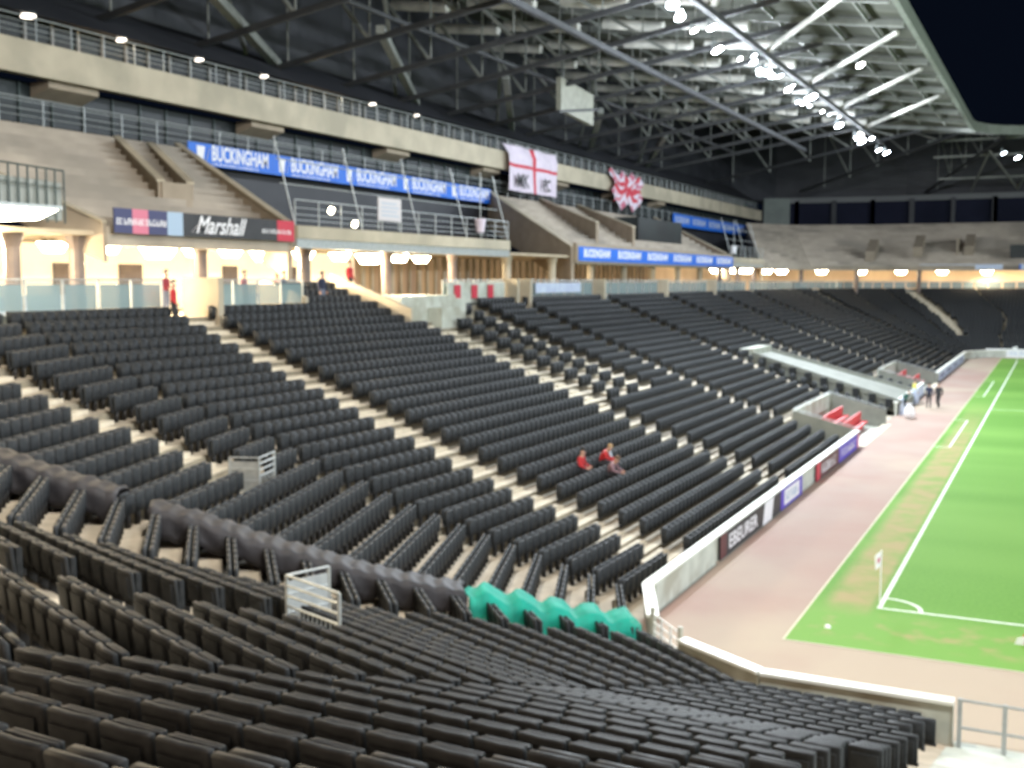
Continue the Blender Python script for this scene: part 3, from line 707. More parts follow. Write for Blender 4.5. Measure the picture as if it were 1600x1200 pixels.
# ------------------------------------------------------------------ roof
roof = empty('stadium_roof', (0,0,0), 0, 'huge dark roof carried on steel trusses, its edge cutting across the night sky', 'roof')
SL = .139
EX = -5.6; EZ = 26.0
def rz(x): return EZ+(EX-x)*SL
b = MB()
def rquad(p, th=.35): b.hexa([(x,y,z) for x,y,z in p]+[(x,y,z+th) for x,y,z in p])
rquad([(-42,-45,rz(-42)),(EX,-45,EZ),(EX,104,EZ),(-42,104,rz(-42))])
edge = [(EX,104)]+[(EX+9*(1-math.cos(t)),104+9*math.sin(t)) for t in [math.pi/2*i/6 for i in range(1,7)]]+[(80,113)]
back = [(-42,104),(-42,118),(-42,130),(-42,142),(-37,150),(-18,152),(-5,152),(80,152)]
for i in range(len(edge)-1):
    a,d = edge[i],edge[i+1]; e,f = back[i],back[i+1]
    za = EZ; rquad([(e[0],e[1],rz(-42)),(a[0],a[1],za),(d[0],d[1],za),(f[0],f[1],rz(-42))])
b.build('roof_deck', M['deck'], roof)
rw = [(-33,-45),(-42.6,-8),(-42.6,142),(-37.5,150),(-18,151.8),(-5,151.8),(80,151.8)]
b = MB()
for a,d in zip(rw[:-1],rw[1:]): b.wall(a,d,21.0,31.6,.2)
b.build('roof_end_wall', M['clad'], roof)
b = MB(); b.wall((EX,-45),(EX,104),EZ-.5,EZ+.5,.35)
for a,d in zip(edge[:-1],edge[1:]): b.wall(a,d,EZ-.5,EZ+.5,.35)
b.build('roof_edge_beam', mat('edge_beam_paint',(.16,.18,.15),.6,(.12,.14,.11),1.2), roof)
def truss(origin, ax, L=35.0, z0=EZ):
    """truss running from the roof edge (origin) along ax (unit, outwards)"""
    o = Vector((*origin,0)); a = Vector((*ax,0)); P = lambda s,z: tuple(o+a*s+Vector((0,0,z)))
    top = lambda s: z0+SL*s-.35; bot = lambda s: max(22.0, min(top(s)-.25, z0+.4-(s-7)*.158)) if s > 7 else top(s)-.25
    t = MB(); t.bar(P(.4,top(.4)),P(L,top(L)),.30,.45); 
    tr = t.build('truss', M['truss'], roof)
    c = MB(); c.bar(P(7,bot(7.01)),P(L,bot(L)),.28,.32); c.build('bottom_chord', M['truss_dark'], tr)
    wv = MB(); ns = [10,16,22,28,34]
    for i,s in enumerate(ns):
        wv.tube(P(s,bot(s)),P(s,top(s)),.06,6)
        if i: wv.tube(P(ns[i-1],bot(ns[i-1])),P(s,top(s)),.13,6)
    wv.build('web_members', M['truss'], tr)
TY = [-9.5+7.25*i for i in range(0,16)]
for y in TY: truss((EX,y),(-1,0))
for x in [6+7.25*i for i in range(0,6)]: truss((x,113),(0,1))
for th in (22,45,68): truss((EX+9*(1-math.cos(R(th))),104+9*math.sin(R(th))),(-math.cos(R(th)),math.sin(R(th))),40)
# pale tubes (services) between the trusses, parallel to them
tb = None
for i,y in enumerate(TY[:-1]):
    b = MB()
    for s0,s1,dz in ((9.8,14.0,1.3),(15.8,20.4,1.6),(22.0,27.0,2.0),(28.5,33,2.4)):
        yy = y+3.6+random.uniform(-.5,.5); b.cut(); b.tube((EX-s0,yy,rz(EX-s0)-dz-.3),(EX-s1+random.uniform(-1,.3),yy,rz(EX-s1)-dz-.3),.36,10)
        b.tube((EX-s0-.5,yy,rz(EX-s0)-dz),(EX-s0-.5,yy,rz(EX-s0)-.2),.03,6); b.tube((EX-s1+.5,yy,rz(EX-s1)-dz),(EX-s1+.5,yy,rz(EX-s1)-.2),.03,6)
    b.build('service_tube', M['rafter'], roof)
b = MB()
for x in [-8.3,-11,-14.6,-18.3,-22,-26,-30,-34,-38]: b.cut().bar((x,-12,rz(x)-.28),(x,104,rz(x)-.28),.12,.24)
b.build('purlin', M['truss'], roof)
b = MB()
for x in (-15.2,-24): b.cut().bar((x,-12,24.6 if x>-20 else 24.3),(x,106,24.6 if x>-20 else 24.3),.35,.35); 
for x in (-32,): b.cut().bar((x,-12,24.2),(x,106,24.2),.22,.22)
b.build('longitudinal_beam', M['truss_dark'], roof)
b = MB(); c = MB()
for y in (27.5,44.6,61.3,80.0,98): b.cut().bar((-41,y,22.4),(-32.7,y-18.1,23.6),.5,.5); b.bar((-41,y-3,22.6),(-35,y-14,27.0),.25,.25)
for y in TY[2::2]: c.cut().bar((-15,y,24.8),(-6.6,y-13,EZ-.5),.24,.24); 
b.build('rear_brace', M['truss'], roof); c.build('front_brace', M['rafter'], roof)
b = MB()
for i in range(12):
    x = -8+i*6; b.bar((x,142,21.6),(x+3,128,25.5),.22,.22); b.bar((x+3,128,25.5),(x+6,142,21.6),.22,.22)
for y,z in ((122,26.4),(130,25.2),(138,23.0)): b.bar((-12,y,z),(75,y,z),.25,.25)
b.build('far_lattice', M['truss'], roof)
# floodlights
fl = []
def flood(loc, label, group, s=1.0, rzz=-.5):
    t = empty('floodlight', loc, rzz, label, 'floodlight', group)
    b = MB(); b.tube((0,-.05,.0),(.18*s,-.05,-.30*s),.20*s,12,r2=.34*s); b.box(-.15*s,.05*s,-.18*s,.1*s,-.12*s,.25*s); b.build('lamp_housing', M['steel'], t)
    b = MB(); b.tube((.18*s,-.05,-.301*s),(.20*s,-.05,-.34*s),.33*s,14); b.build('lamp_glass', random.choice([M['lampc'],M['lampc'],M['lampc2'],M['lampc3']]), t)
    b = MB(); b.bar((-.05,-.3*s,.0),(-.05,-.3*s,.5*s),.04); b.cut().bar((-.05,.2*s,.0),(-.05,.2*s,.5*s),.04); b.build('lamp_yoke', M['mull'], t); return t
groups = [(-15.4,29.5,3),(-15.2,33.2,2),(-15.3,38.5,1),(-15.2,43.5,3),(-15.2,47.5,3),(-15.2,51.5,3),(-15.3,57.0,2),(-15.2,61.0,3),(-15.2,64.8,2),(-15.2,71.0,2),(-15.2,76,2),(-15.2,87.5,4),(-15.2,92.5,3),(-15.2,104.5,2)]
cnt = 0
for x,y,n in groups:
    for j in range(n):
        cnt += 1
        flood((x+random.uniform(-.7,.5), y+j*.85+random.uniform(-.3,.3), 24.0-random.uniform(-.15,.65)), 'white floodlight, %s of cluster %d from near end of the roof row' % (WORDS[j].replace('leftmost','first'), groups.index((x,y,n))+1), 'floodlights along the side roof', random.choice([.5,.7,.9,1.1]), random.uniform(-1.0,.2))
for i,(x,y,z) in enumerate([(-11,62,26),(-3,118,24.4),(3,122,24.4),(-1.5,120,24.0),(8,123,24.3)]):
    flood((x,y,z), ['small lone floodlight high under roof, above the bright row','far corner floodlight under the roof, leftmost of four','far corner floodlight under the roof, third of four','far corner floodlight under the roof, second and lowest','far corner floodlight under the roof, rightmost at picture edge'][i], 'floodlights under the far roof', 1.0)
b = MB(); b.hexa([(-30.6,47.5,21.6),(-30.2,47.5,21.6),(-30.2,54,21.2),(-30.6,54,21.2),(-30.6,47.5,24.0),(-30.2,47.5,24.0),(-30.2,54,23.6),(-30.6,54,23.6)]); 
t = empty('hanging_screen', (0,0,0), 0, 'pale blank panel hanging among the roof trusses above the England flag', 'screen')
b.build('screen_panel', mat('pale_screen',(.27,.27,.22),.5,(.21,.21,.17),2), t)
b = MB(); b.bar((-30.4,48,23.9),(-30.4,48,rz(-30.4)-.2),.08); b.bar((-30.4,53.5,23.6),(-30.4,53.5,rz(-30.4)-.2),.08); b.bar((-30.2,47,21.4),(-30.2,55,22.6),.2); b.build('screen_hanger', M['truss_dark'], t)
# ------------------------------------------------------------------ people
def person(name, loc, rzv, label, J, cloth, group=None, hair=(.05,.03,.02), scale=1.0, fingers=True):
    """J: joint positions (metres, feet at z=0, facing +y)"""
    base = dict(pelvis=(0,0,.95), waist=(0,0,1.10), chest=(0,.01,1.32), neck=(0,.0,1.47), head0=(0,.02,1.56), head1=(0,.03,1.70),
                shl=(-.19,0,1.42), ell=(-.25,-.02,1.15), wrl=(-.26,.06,.90), hal=(-.26,.09,.82), shr=(.19,0,1.42), elr=(.25,-.02,1.15), wrr=(.26,.06,.90), har=(.26,.09,.82),
                hil=(-.10,0,.90), knl=(-.11,.02,.50), anl=(-.11,-.02,.09), tol=(-.12,.15,.04), hir=(.10,0,.90), knr=(.11,.02,.50), anr=(.11,-.02,.09), tor=(.12,.15,.04))
    base.update(J)
    names = list(base); ix = {n:i for i,n in enumerate(names)}
    rad = dict(pelvis=(.16,.12), waist=(.145,.11), chest=(.17,.12), neck=(.06,.06), head0=(.085,.09), head1=(.082,.095), shl=(.075,.075), shr=(.075,.075), ell=(.052,.052), elr=(.052,.052),
               wrl=(.036,.036), wrr=(.036,.036), hal=(.04,.03), har=(.04,.03), hil=(.095,.1), hir=(.095,.1), knl=(.065,.065), knr=(.065,.065), anl=(.047,.047), anr=(.047,.047), tol=(.045,.03), tor=(.045,.03))
    E_ = [('pelvis','waist'),('waist','chest'),('chest','neck'),('neck','head0'),('head0','head1'),('chest','shl'),('shl','ell'),('ell','wrl'),('wrl','hal'),('chest','shr'),('shr','elr'),('elr','wrr'),('wrr','har'),
          ('pelvis','hil'),('hil','knl'),('knl','anl'),('anl','tol'),('pelvis','hir'),('hir','knr'),('knr','anr'),('anr','tor')]
    verts = [base[n] for n in names]; edges = [(ix[a],ix[c]) for a,c in E_]; rr = [rad[n] for n in names]
    if fingers:
        for s_ in 'lr':
            h = Vector(base['ha'+s_]); wv = Vector(base['wr'+s_]); d = (h-wv).normalized(); side = d.cross(Vector((1,0,0))).normalized()
            for j in range(4):
                off = side*(j-1.5)*.02; L = (.075,.085,.08,.06)[j]
                verts.append(tuple(h+d*.02+off)); verts.append(tuple(h+d*L*.7+off)); verts.append(tuple(h+d*L+off+Vector((0,0,0))-Vector((0,.0,0)))); rr += [(.010,.010),(.009,.009),(.008,.008)]
                n0 = len(verts)-3; edges += [(ix['ha'+s_],n0),(n0,n0+1),(n0+1,n0+2)]
            verts.append(tuple(wv.lerp(h,.6)-side*.045)); verts.append(tuple(h-side*.055+d*.02)); rr += [(.012,.012),(.009,.009)]; n0 = len(verts)-2; edges += [(ix['wr'+s_],n0),(n0,n0+1)]
    me = bpy.data.meshes.new('body'); me.from_pydata(verts, edges, [])
    o = bpy.data.objects.new('body', me); col.objects.link(o)
    sk = o.modifiers.new('skin','SKIN'); sk.use_smooth_shade = True
    for i,v in enumerate(me.skin_vertices[0].data): v.radius = rr[i]; v.use_root = (i == ix['pelvis'])
    ss = o.modifiers.new('sub','SUBSURF'); ss.levels = 1; ss.render_levels = 1
    dg = bpy.context.evaluated_depsgraph_get(); m2 = bpy.data.meshes.new_from_object(o.evaluated_get(dg)); bpy.data.objects.remove(o)
    top, leg, shoe = cloth
    for m_ in (M['skin'], top, leg, shoe): m2.materials.append(m_)
    zones = {'pelvis':2,'waist':1,'chest':1,'neck':0,'head0':0,'head1':0,'shl':1,'shr':1,'ell':1,'elr':1,'wrl':1,'wrr':1,'hal':0,'har':0,'hil':2,'hir':2,'knl':2,'knr':2,'anl':2,'anr':2,'tol':3,'tor':3}
    samples = []
    for a,c in E_:
        for t in (0,.25,.5,.75,1):
            z = zones[a] if t < .5 else zones[c]
            if (a,c) in (('chest','neck'),): z = 1 if t < .9 else 0
            if (a,c) in (('shl','ell'),('shr','elr'),('ell','wrl'),('elr','wrr')): z = 1
            if (a,c) in (('wrl','hal'),('wrr','har')): z = 0 if t > .1 else 1
            if (a,c) in (('anl','tol'),('anr','tor')): z = 3
            samples.append((Vector(base[a]).lerp(Vector(base[c]),t), z))
    for p in m2.polygons:
        c = p.center; p.material_index = min(samples, key=lambda s: (s[0]-c).length_squared)[1]; p.use_smooth = True
    r = empty(name, loc, rzv, label, 'person', group); r.scale = (scale,)*3
    b_ = bpy.data.objects.new('body', m2); col.objects.link(b_); b_.parent = r
    hd = Vector(base['head1']); nk = Vector(base['head0'])
    up = (hd-nk).normalized()
    bm = bmesh.new(); bmesh.ops.create_icosphere(bm, subdivisions=2, radius=1)
    for v in list(bm.verts):
        if v.co.z < -.1 and v.co.y > -.2: bm.verts.remove(v)
    for v in bm.verts: v.co = Vector((v.co.x*.098, v.co.y*.112-.012, v.co.z*.10))
    hm = bpy.data.meshes.new('hair'); bm.to_mesh(hm); bm.free(); hm.materials.append(mat('hair_'+name, hair, .7)); hm.polygons.foreach_set('use_smooth',[True]*len(hm.polygons))
    h = bpy.data.objects.new('hair', hm); col.objects.link(h); h.parent = r; h.location = hd+up*.025; h.rotation_mode = 'QUATERNION'; h.rotation_quaternion = Vector((0,0,1)).rotation_difference(up)
    fb = MB()   # face: eyes, nose, mouth, ears
    fw = Vector((0,1,0)) - up*up.y; fw.normalize(); sd_ = fw.cross(up); mid_ = nk.lerp(hd,.62)
    for e in (-.03,.03): q_ = mid_+sd_*e+fw*.088; fb.tube(q_, q_+fw*.006, .011, 6, 0)
    q_ = mid_-up*.03+fw*.09; fb.tube(q_+up*.02, q_-up*.008+fw*.02, .008, 6, 1, .014)
    q_ = mid_-up*.065+fw*.084; fb.bar(q_-sd_*.024, q_+sd_*.024, .010, .012, 2)
    for e in (-1,1): q_ = mid_+sd_*e*.085-up*.01; fb.tube(q_-up*.02, q_+up*.02, .014, 6, 1)
    f_ = fb.build('face', [M['black'], M['skin'], M['pink']], r); return r
c_red = mat('red_jacket', (.50,.02,.025), .7, (.40,.015,.02), 6); c_dark = mat('dark_trousers', (.02,.02,.025), .8, (.03,.03,.035), 5); c_navy = mat('navy_coat', (.015,.02,.05), .8, (.02,.025,.06), 5)
c_shoe = mat('dark_shoes', (.02,.018,.016), .5); c_grey = mat('grey_jeans', (.16,.18,.24), .8, (.12,.14,.2), 6); c_mauve = mat('mauve_top', (.30,.18,.20), .8, (.22,.13,.16), 8); c_green = mat('dark_green_top', (.01,.06,.045), .8); c_dred = mat('dark_red_coat', (.28,.03,.05), .8, (.2,.02,.04), 6)
walkJ = dict(knl=(-.10,.12,.52), anl=(-.10,.02,.16), tol=(-.11,.18,.10), knr=(.10,.04,.50), anr=(.10,-.14,.10), tor=(.10,.0,.04), ell=(-.25,-.10,1.17), wrl=(-.24,-.06,.93), hal=(-.24,-.04,.86), wrr=(.24,.14,.95), har=(.23,.19,.89))
person('person', (-25.4,.75,7.05), R(-60), 'person in bright red jacket and dark trousers at the top of the aisle', walkJ, (c_red,c_dark,c_shoe), hair=(.03,.02,.015))
person('person', (-27.2,2.3,CZ), R(-80), 'person in dark red coat and pale grey jeans standing behind the glass rail', dict(wrl=(-.15,.20,1.10),hal=(-.10,.26,1.12),wrr=(.15,.20,1.10),har=(.10,.26,1.12)), (c_dred,c_grey,c_shoe), hair=(.08,.04,.02))
person('person', (-31.5,14.8,CZ), R(-110), 'distant person in red and white top inside the bright concourse', {}, (mat('red_white_top',(.7,.25,.22),.8,(.75,.6,.55),9),c_grey,c_shoe), hair=(.2,.12,.05))
sitJ = dict(pelvis=(0,0,.47), waist=(0,-.03,.62), chest=(0,.0,.84), neck=(0,.03,.99), head0=(0,.06,1.07), head1=(0,.09,1.21), shl=(-.19,.01,.94), shr=(.19,.01,.94), ell=(-.26,.04,.68), elr=(.26,.04,.68),
   wrl=(-.18,.27,.60), hal=(-.14,.34,.58), wrr=(.18,.27,.60), har=(.14,.34,.58), hil=(-.10,.04,.46), hir=(.10,.04,.46), knl=(-.12,.44,.50), knr=(.12,.44,.50), anl=(-.12,.46,.10), anr=(.12,.46,.10), tol=(-.12,.62,.05), tor=(.12,.62,.05))
leanJ = dict(sitJ); leanJ.update(waist=(.02,.06,.62), chest=(.05,.18,.80), neck=(.07,.28,.92), head0=(.08,.33,.98), head1=(.09,.40,1.10), shl=(-.13,.18,.92), shr=(.24,.20,.90), ell=(-.22,.30,.66), elr=(.30,.34,.66), wrl=(-.10,.52,.62), hal=(-.06,.58,.60), wrr=(.16,.55,.60), har=(.12,.61,.58))
def on_row(k, y): return (-6.4-.734*(k)+.12, y, Fl(k))
person('person', on_row(7.0,6.3), R(-90), 'person in a red top seated at the left of the group of three', sitJ, (c_red,c_dark,c_shoe), hair=(.02,.015,.012))
person('person', on_row(7.0,8.2), R(-80), 'person with fair hair in a red top leaning forward in the stand', leanJ, (c_red,c_dark,c_shoe), hair=(.40,.26,.12))
person('person', on_row(6.0,7.2), R(-95), 'person in mauve top and black trousers seated one row below the red tops', leanJ, (c_mauve,c_dark,c_shoe), hair=(.12,.07,.04))
t = empty('carrier_bag', on_row(7,9.1), 0, 'pale grey carrier bag beside the fair haired person in the stand', 'bag')
bb = MB(); bb.hexa([(-.12,-.16,.45),(.14,-.14,.45),(.12,.16,.45),(-.14,.15,.45),(-.06,-.12,.78),(.06,-.1,.80),(.05,.1,.77),(-.05,.12,.79)]); bb.build('bag_body', mat('bag_plastic',(.55,.60,.66),.4,(.42,.48,.55),8), t)
bb = MB(); bb.bar((-.02,-.08,.78),(0,0,.90),.015); bb.bar((0,0,.90),(.02,.08,.78),.015); bb.build('bag_handle', M['white'], t)
person('person', (-3.95,51.4,0), R(170), 'person in dark coat on the track by the tunnel, left of a pair', dict(), (c_navy,c_dark,c_shoe))
person('person', (-3.35,51.7,0), R(150), 'person in dark coat on the track by the tunnel, right of a pair', walkJ, (c_dark,c_dark,c_shoe))
person('person', (-5.0,46.6,0), R(-60), 'person in dark green leaning on the pitchside wall below the tunnel', dict(waist=(0,.05,1.08),chest=(0,.15,1.26),neck=(0,.24,1.38),head0=(0,.29,1.46),head1=(0,.33,1.6),shl=(-.19,.15,1.36),shr=(.19,.15,1.36)), (c_green,c_dark,c_shoe))
person('person', (-5.2,54.2,.0), R(-60), 'distant person in a yellow top behind the pair on the track', {}, (mat('yellow_bib',(.65,.62,.12),.7),c_dark,c_shoe))
for i,(x,y,cl,lb) in enumerate([(-26.5,11.6,c_navy,'distant dark clad person behind the glass rail, left of the third column'),(-26.6,8.9,c_navy,'distant dark clad person behind the glass rail, right of the aisle head'),(-26.4,6.0,c_dred,'distant person in dark red behind the glass rail beside the aisle head')]):
    person('person', (x,y,CZ), R(-90+10*i), lb, dict(), (cl,c_grey,c_shoe))
person('person', (-27.2,14.9,8.0), R(-90), 'distant person in bright red behind the raised dark rows', dict(), (c_red,c_dark,c_shoe))
# white ball sack at the wall
t = empty('ball_sack', (-4.45,44.6,0), 0, 'white rounded sack standing on the track below the tunnel', 'sack')
bm = bmesh.new(); bmesh.ops.create_uvsphere(bm, u_segments=14, v_segments=9, radius=.36)
for v in bm.verts: v.co.z = v.co.z*1.25+.42; v.co.x *= 1+.12*math.sin(v.co.z*9)
me = bpy.data.meshes.new('sack_body'); bm.to_mesh(me); bm.free(); me.materials.append(M['white']); o = bpy.data.objects.new('sack_body', me); col.objects.link(o); o.parent = t
bb = MB(); bb.tube((0,0,.82),(0,0,.98),.10,8,r2=.16); bb.build('sack_neck', M['white'], t)

# ------------------------------------------------------------------ dugouts and tunnel
for di,(y0,y1) in enumerate(DUG):
    t = empty('dugout', (0,0,0), 0, ['nearer team dugout recess with pale walls and two rows of red seats','farther team dugout recess with pale walls and red seats'][di], 'dugout')
    xb = -8.9
    b = MB(); b.add([(xb,y0,-.30),(-5.3,y0,-.30),(-5.3,y1,-.30),(xb,y1,-.30)],[(0,1,2,3)]); b.build('dugout_floor', M['step'], t)
    b = MB(); b.wall((xb,y0),(-5.42,y0),-.5,(1.75,.86),.18); b.cut(); b.wall((xb,y1),(-5.42,y1),-.5,(1.75,.86),.18); b.build('side_wall', M['tunnel'], t)
    b = MB(); b.wall((xb,y0),(xb,y1),-.5,1.75,.18); b.build('back_wall', M['pale'], t)
    b = MB(); b.tube((xb,y0,1.86),(-5.42,y0,.97),.03,6); b.tube((xb,y1,1.86),(-5.42,y1,.97),.03,6); b.tube((xb,y0,1.86),(xb,y1,1.86),.03,6); b.build('wall_rail', M['steel'], t)
    b = MB(); b.box(-8.0,-7.1,y0+2.5,y1-2.0,-.30,.12); b.box(-6.9,-5.7,y0+.4,y1-.2,-.3,-.18); b.build('bench_step', M['pale'], t)
    b = MB(); b.box(-5.6,-5.1,y0,y1,-.3,.0); b.build('threshold', M['step'], t)
    for rix,(x,z,n) in enumerate(((-7.85,.12,10),(-6.75,-.18,10))):
        sb = MB()
        for i in range(n):
            y = y0+3.2+i*.62; sb.box(x-.08,x+.02,y,y+.54,z+.42,z+1.0); sb.box(x,x+.42,y,y+.54,z+.36,z+.46); sb.box(x+.1,x+.2,y+.2,y+.34,z,z+.36)
        sb.build('red_seat_row', M['redseat'], t)
t = empty('players_tunnel', (0,0,0), 0, 'long sloping grey players tunnel cover running down through the seats to the track', 'tunnel')
b = MB(); y0,y1 = TUN; xa,za = -15.6,3.55; xb_,zb_ = -5.2,.72
b.hexa([(xa,y0+1.5,za-.7),(xb_,y0,zb_-.7),(xb_,y1,zb_-.7),(xa,y1-1.5,za-.7),(xa,y0+1.5,za),(xb_,y0,zb_),(xb_,y1,zb_),(xa,y1-1.5,za)]); b.build('tunnel_cover', M['tunnel'], t)
b = MB(); b.bar((xa,y0+1.5,za+.1),(xb_,y0,zb_+.1),.16,.3); b.cut().bar((xa,y1-1.5,za+.1),(xb_,y1,zb_+.1),.16,.3); b.build('tunnel_parapet', M['tunnel'], t); b = MB(); b.box(-16.5,-15.5,y0+1.5,y1-1.5,2.2,4.0); b.build('tunnel_head', M['pale'], t)
b = MB(); b.wall((-5.15,y0),(-5.15,y0+1.6),-.2,1.1,.3); b.cut(); b.wall((-5.15,y1-1.6),(-5.15,y1),-.2,1.1,.3); b.build('tunnel_mouth_wall', M['boardbl'], t)
b = MB()
for i in range(9):
    f_ = (i+.8)/9.5; x = xa+(xb_-xa)*f_; z = za+(zb_-za)*f_; b.cut().box(x-.2,x+.2,y0+1.5-1.5*f_-.5,y0+1.5-1.5*f_-.1,z-.45,z+.12)
b.build('edge_seat', M['seat'], t)

# ------------------------------------------------------------------ advertising boards, banners, flags
def text(body, size, m, parent, loc, rot, name='lettering', ext=.004, sx=1.0, shear=0, align='LEFT', off=0):
    c = bpy.data.curves.new(name, 'FONT'); c.body = body; c.size = size; c.extrude = ext; c.align_x = align; c.align_y = 'CENTER'; c.shear = shear; c.offset = off; c.resolution_u = 3
    o = bpy.data.objects.new(name, c); col.objects.link(o); dg = bpy.context.evaluated_depsgraph_get(); me = bpy.data.meshes.new_from_object(o.evaluated_get(dg)); bpy.data.objects.remove(o)
    me.materials.clear(); me.materials.append(m); o = bpy.data.objects.new(name, me); col.objects.link(o); o.location = loc; o.rotation_euler = rot; o.scale = (sx,1,1)
    if parent: o.parent = parent
    return o
def marks(n, size, m, parent, loc, rot, sx=1.0, seed=1):
    """a line of letter-like strokes for small print that cannot be read"""
    rr = random.Random(seed); b = MB(); w_ = size*.60*sx; st = size*.11
    for i in range(n):
        x = i*w_; h = size*.36; a_ = x+w_*.1; e_ = x+w_*.82
        b.box(a_,a_+st*sx,-h,h,-.003,.003)
        if rr.random() < .6: b.box(e_-st*sx,e_,-h,h*rr.choice([.0,1.0]),-.003,.003)
        for y in rr.sample([-h+st/2,0,h-st/2],2): b.box(a_+st*sx,e_-st*sx*1.02,y-st/2,y+st/2,-.003,.003)
    o = b.build('lettering', m, parent); o.location = loc; o.rotation_euler = rot; return o
RS = (R(90), 0, R(90))        # reading along +y, facing +x
bx = -5.38
def board(y0,y1,label,m,z0=.02,z1=.80,x=bx):
    t = empty('advertising_board', (x,y0,0), 0, label, 'advertising board')
    b = MB(); b.box(0,.05,0,y1-y0,z0,z1); b.build('board_panel', m, t)
    b = MB(); b.box(-.02,.08,0,y1-y0,z0-.16,z0-.003); b.build('board_kickplate', M['tunnel'], t); return t
t = board(3.1,11.6,'black pitchside board with big white letters, nearest along the side stand', M['black'])
b = MB(); b.box(.052,.056,0,.7,.02,.80); b.build('board_end', M['maroon'], t)
text('EBEURER', .66, M['white'], t, (.056,1.0,.38), RS, sx=1.45, off=.012)
b = MB(); b.hexa([(.058,5.6,.02),(.058,7.0,.02),(.058,7.3,.80),(.058,5.9,.80),(.062,5.6,.02),(.062,7.0,.02),(.062,7.3,.80),(.062,5.9,.80)]); b.build('board_emblem', M['white'], t)
t = board(11.7,15.6,'blue pitchside board with white lettering patch', M['purple'])
b = MB(); b.box(.052,.056,.55,3.3,.12,.72); b.build('board_patch', M['white'], t); marks(6, .46, M['palebl'], t, (.060,.8,.42), RS, 1.3, 3)
t = board(18.6,24.2,'dark pitchside board with a red left end and white letters', M['maroon'])
b = MB(); b.box(.052,.056,0,.9,.02,.80); b.build('board_end', M['red'], t); marks(7, .58, M['white'], t, (.060,1.2,.40), RS, 1.5, 4)
t = board(24.3,30.2,'purple pitchside board with white letters beside the nearer dugout', M['purple'])
marks(8, .48, M['white'], t, (.060,.5,.42), RS, 1.8, 5); b = MB(); b.box(.052,.056,5.3,5.9,.02,.80); b.build('board_end', M['pink'], t)
t = board(-3.2,2.6,'plain pale pitchside hoarding next to the corner gate', M['pale'])
t = board(56.5,61.5,'small pale blue board right of the players tunnel', M['boardbl'])
for i,y in enumerate((74,81,88,95)): 
    t = board(y,y+6.6,'distant pale blue pitchside board beyond the far dugout, %s from near end' % WORDS[i] if i else 'distant pale blue pitchside board just beyond the far dugout', M['boardbl']); marks(7, .5, M['navy'], t, (.060,.6,.42), RS, 2.2, i)
M['boardw'] = mat('far_board_white', (.82,.84,.85), .45, (.74,.78,.80), .4)
for i,x in enumerate((2.0,9.1,16.2)):
    t = empty('advertising_board', (x-5.6,110.62,0), 0, ['white board along the far goal line, leftmost, beside the track','white board along the far goal line near the corner flag','white board along the far goal line at picture edge'][i], 'advertising board')
    b = MB(); b.box(0,7,0,.06,.02,1.0); b.build('board_panel', M['boardw'], t)
    marks(9, .55, M['boardbl'], t, (.8,-.006,.5), (R(90),0,0), 1.7, i)
# hanging banners
def banner(name, p0, p1, z0, z1, label, m, h=None):
    """flat banner between plan points with top/bottom heights; faces +x"""
    L = (Vector(p1)-Vector(p0)).length; ang = math.atan2(p1[1]-p0[1], p1[0]-p0[0])
    t = empty(name, (p0[0],p0[1],0), ang, label, 'banner')
    b = MB(); b.box(0,L,-.02,.02,z0,z1); b.build('banner_cloth', m, t); return t, L
bz0,bz1 = 15.0,16.15
t,L = banner('banner', (-37.55,15.3), (-37.55,50.2), bz0, bz1, 'long blue banner repeating the white word BUCKINGHAM below the glazed level', M['blue'])
n = 5; w_ = L/n
for i in range(n):
    x0 = i*w_+w_*.10
    text('BUCKINGHAM', 1.12, M['white'], t, (x0+w_*.16,-.024,bz0+.66), (R(90),0,0), sx=(w_*.72)/7.6, off=.03)
    marks(22, .2, M['white'], t, (x0+w_*.17,-.026,bz0+.13), (R(90),0,0), 1.5, i)
    b = MB(); b.hexa([(x0,-.026,bz0+.2),(x0+.45,-.026,bz0+.2),(x0+.6,-.026,bz1-.15),(x0-.05,-.026,bz1-.15),(x0,-.022,bz0+.2),(x0+.45,-.022,bz0+.2),(x0+.6,-.022,bz1-.15),(x0-.05,-.022,bz1-.15)]); b.bar((x0+.62,-.024,bz0+.2),(x0+.95,-.024,bz1-.2),.12,.004); b.build('banner_emblem', M['white'], t)
t,L = banner('banner', (-26.66,42.6), (-26.66,84.0), 10.25, 11.25, 'lower blue banner with small white words across the front of the middle tier section', M['blue'])
n = 6; w_ = L/n
for i in range(n): text('BUCKINGHAM', .80, M['white'], t, (i*w_+.9,-.024,10.78), (R(90),0,0), sx=(w_*.78)/5.4, off=.03)
t,L = banner('banner', (-37.5,97.5), (-37.5,133), 15.35, 16.8, 'faded blue banner on the distant fascia right of the flags', M['blue'])
n = 5; w_ = L/n
for i in range(n): text('BUCKINGHAM', 1.05, M['boardbl'], t, (i*w_+.8,-.024,16.1), (R(90),0,0), sx=(w_*.8)/7.0, off=.03)
t,L = banner('banner', (-1,130.0), (9,130.0), 10.3, 11.0, 'short blue banner under the far terraces near the dark doorway', M['blue']); text('BUCKINGHAM', .6, M['white'], t, (5.0,-.024,10.66), (R(90),0,0), sx=1.0, off=.02)
b = MB(); b.box(.2,4.8,-.028,-.022,10.32,10.98); b.build('banner_pale_half', M['boardbl'], t)
t,L = banner('banner', (-13,127.2), (-3,130.2), 10.3,11.0, 'pale banner under the far terraces left of the blue one', M['boardbl'])
t,L = banner('banner', (-26.72,-.75), (-26.72,9.85), 10.55, 11.45, 'black banner with white script lettering under the left terrace', M['black'])
text('Marshall', .98, M['white'], t, (4.25,-.026,11.0), (R(90),0,0), sx=.88, shear=.45, off=.012)
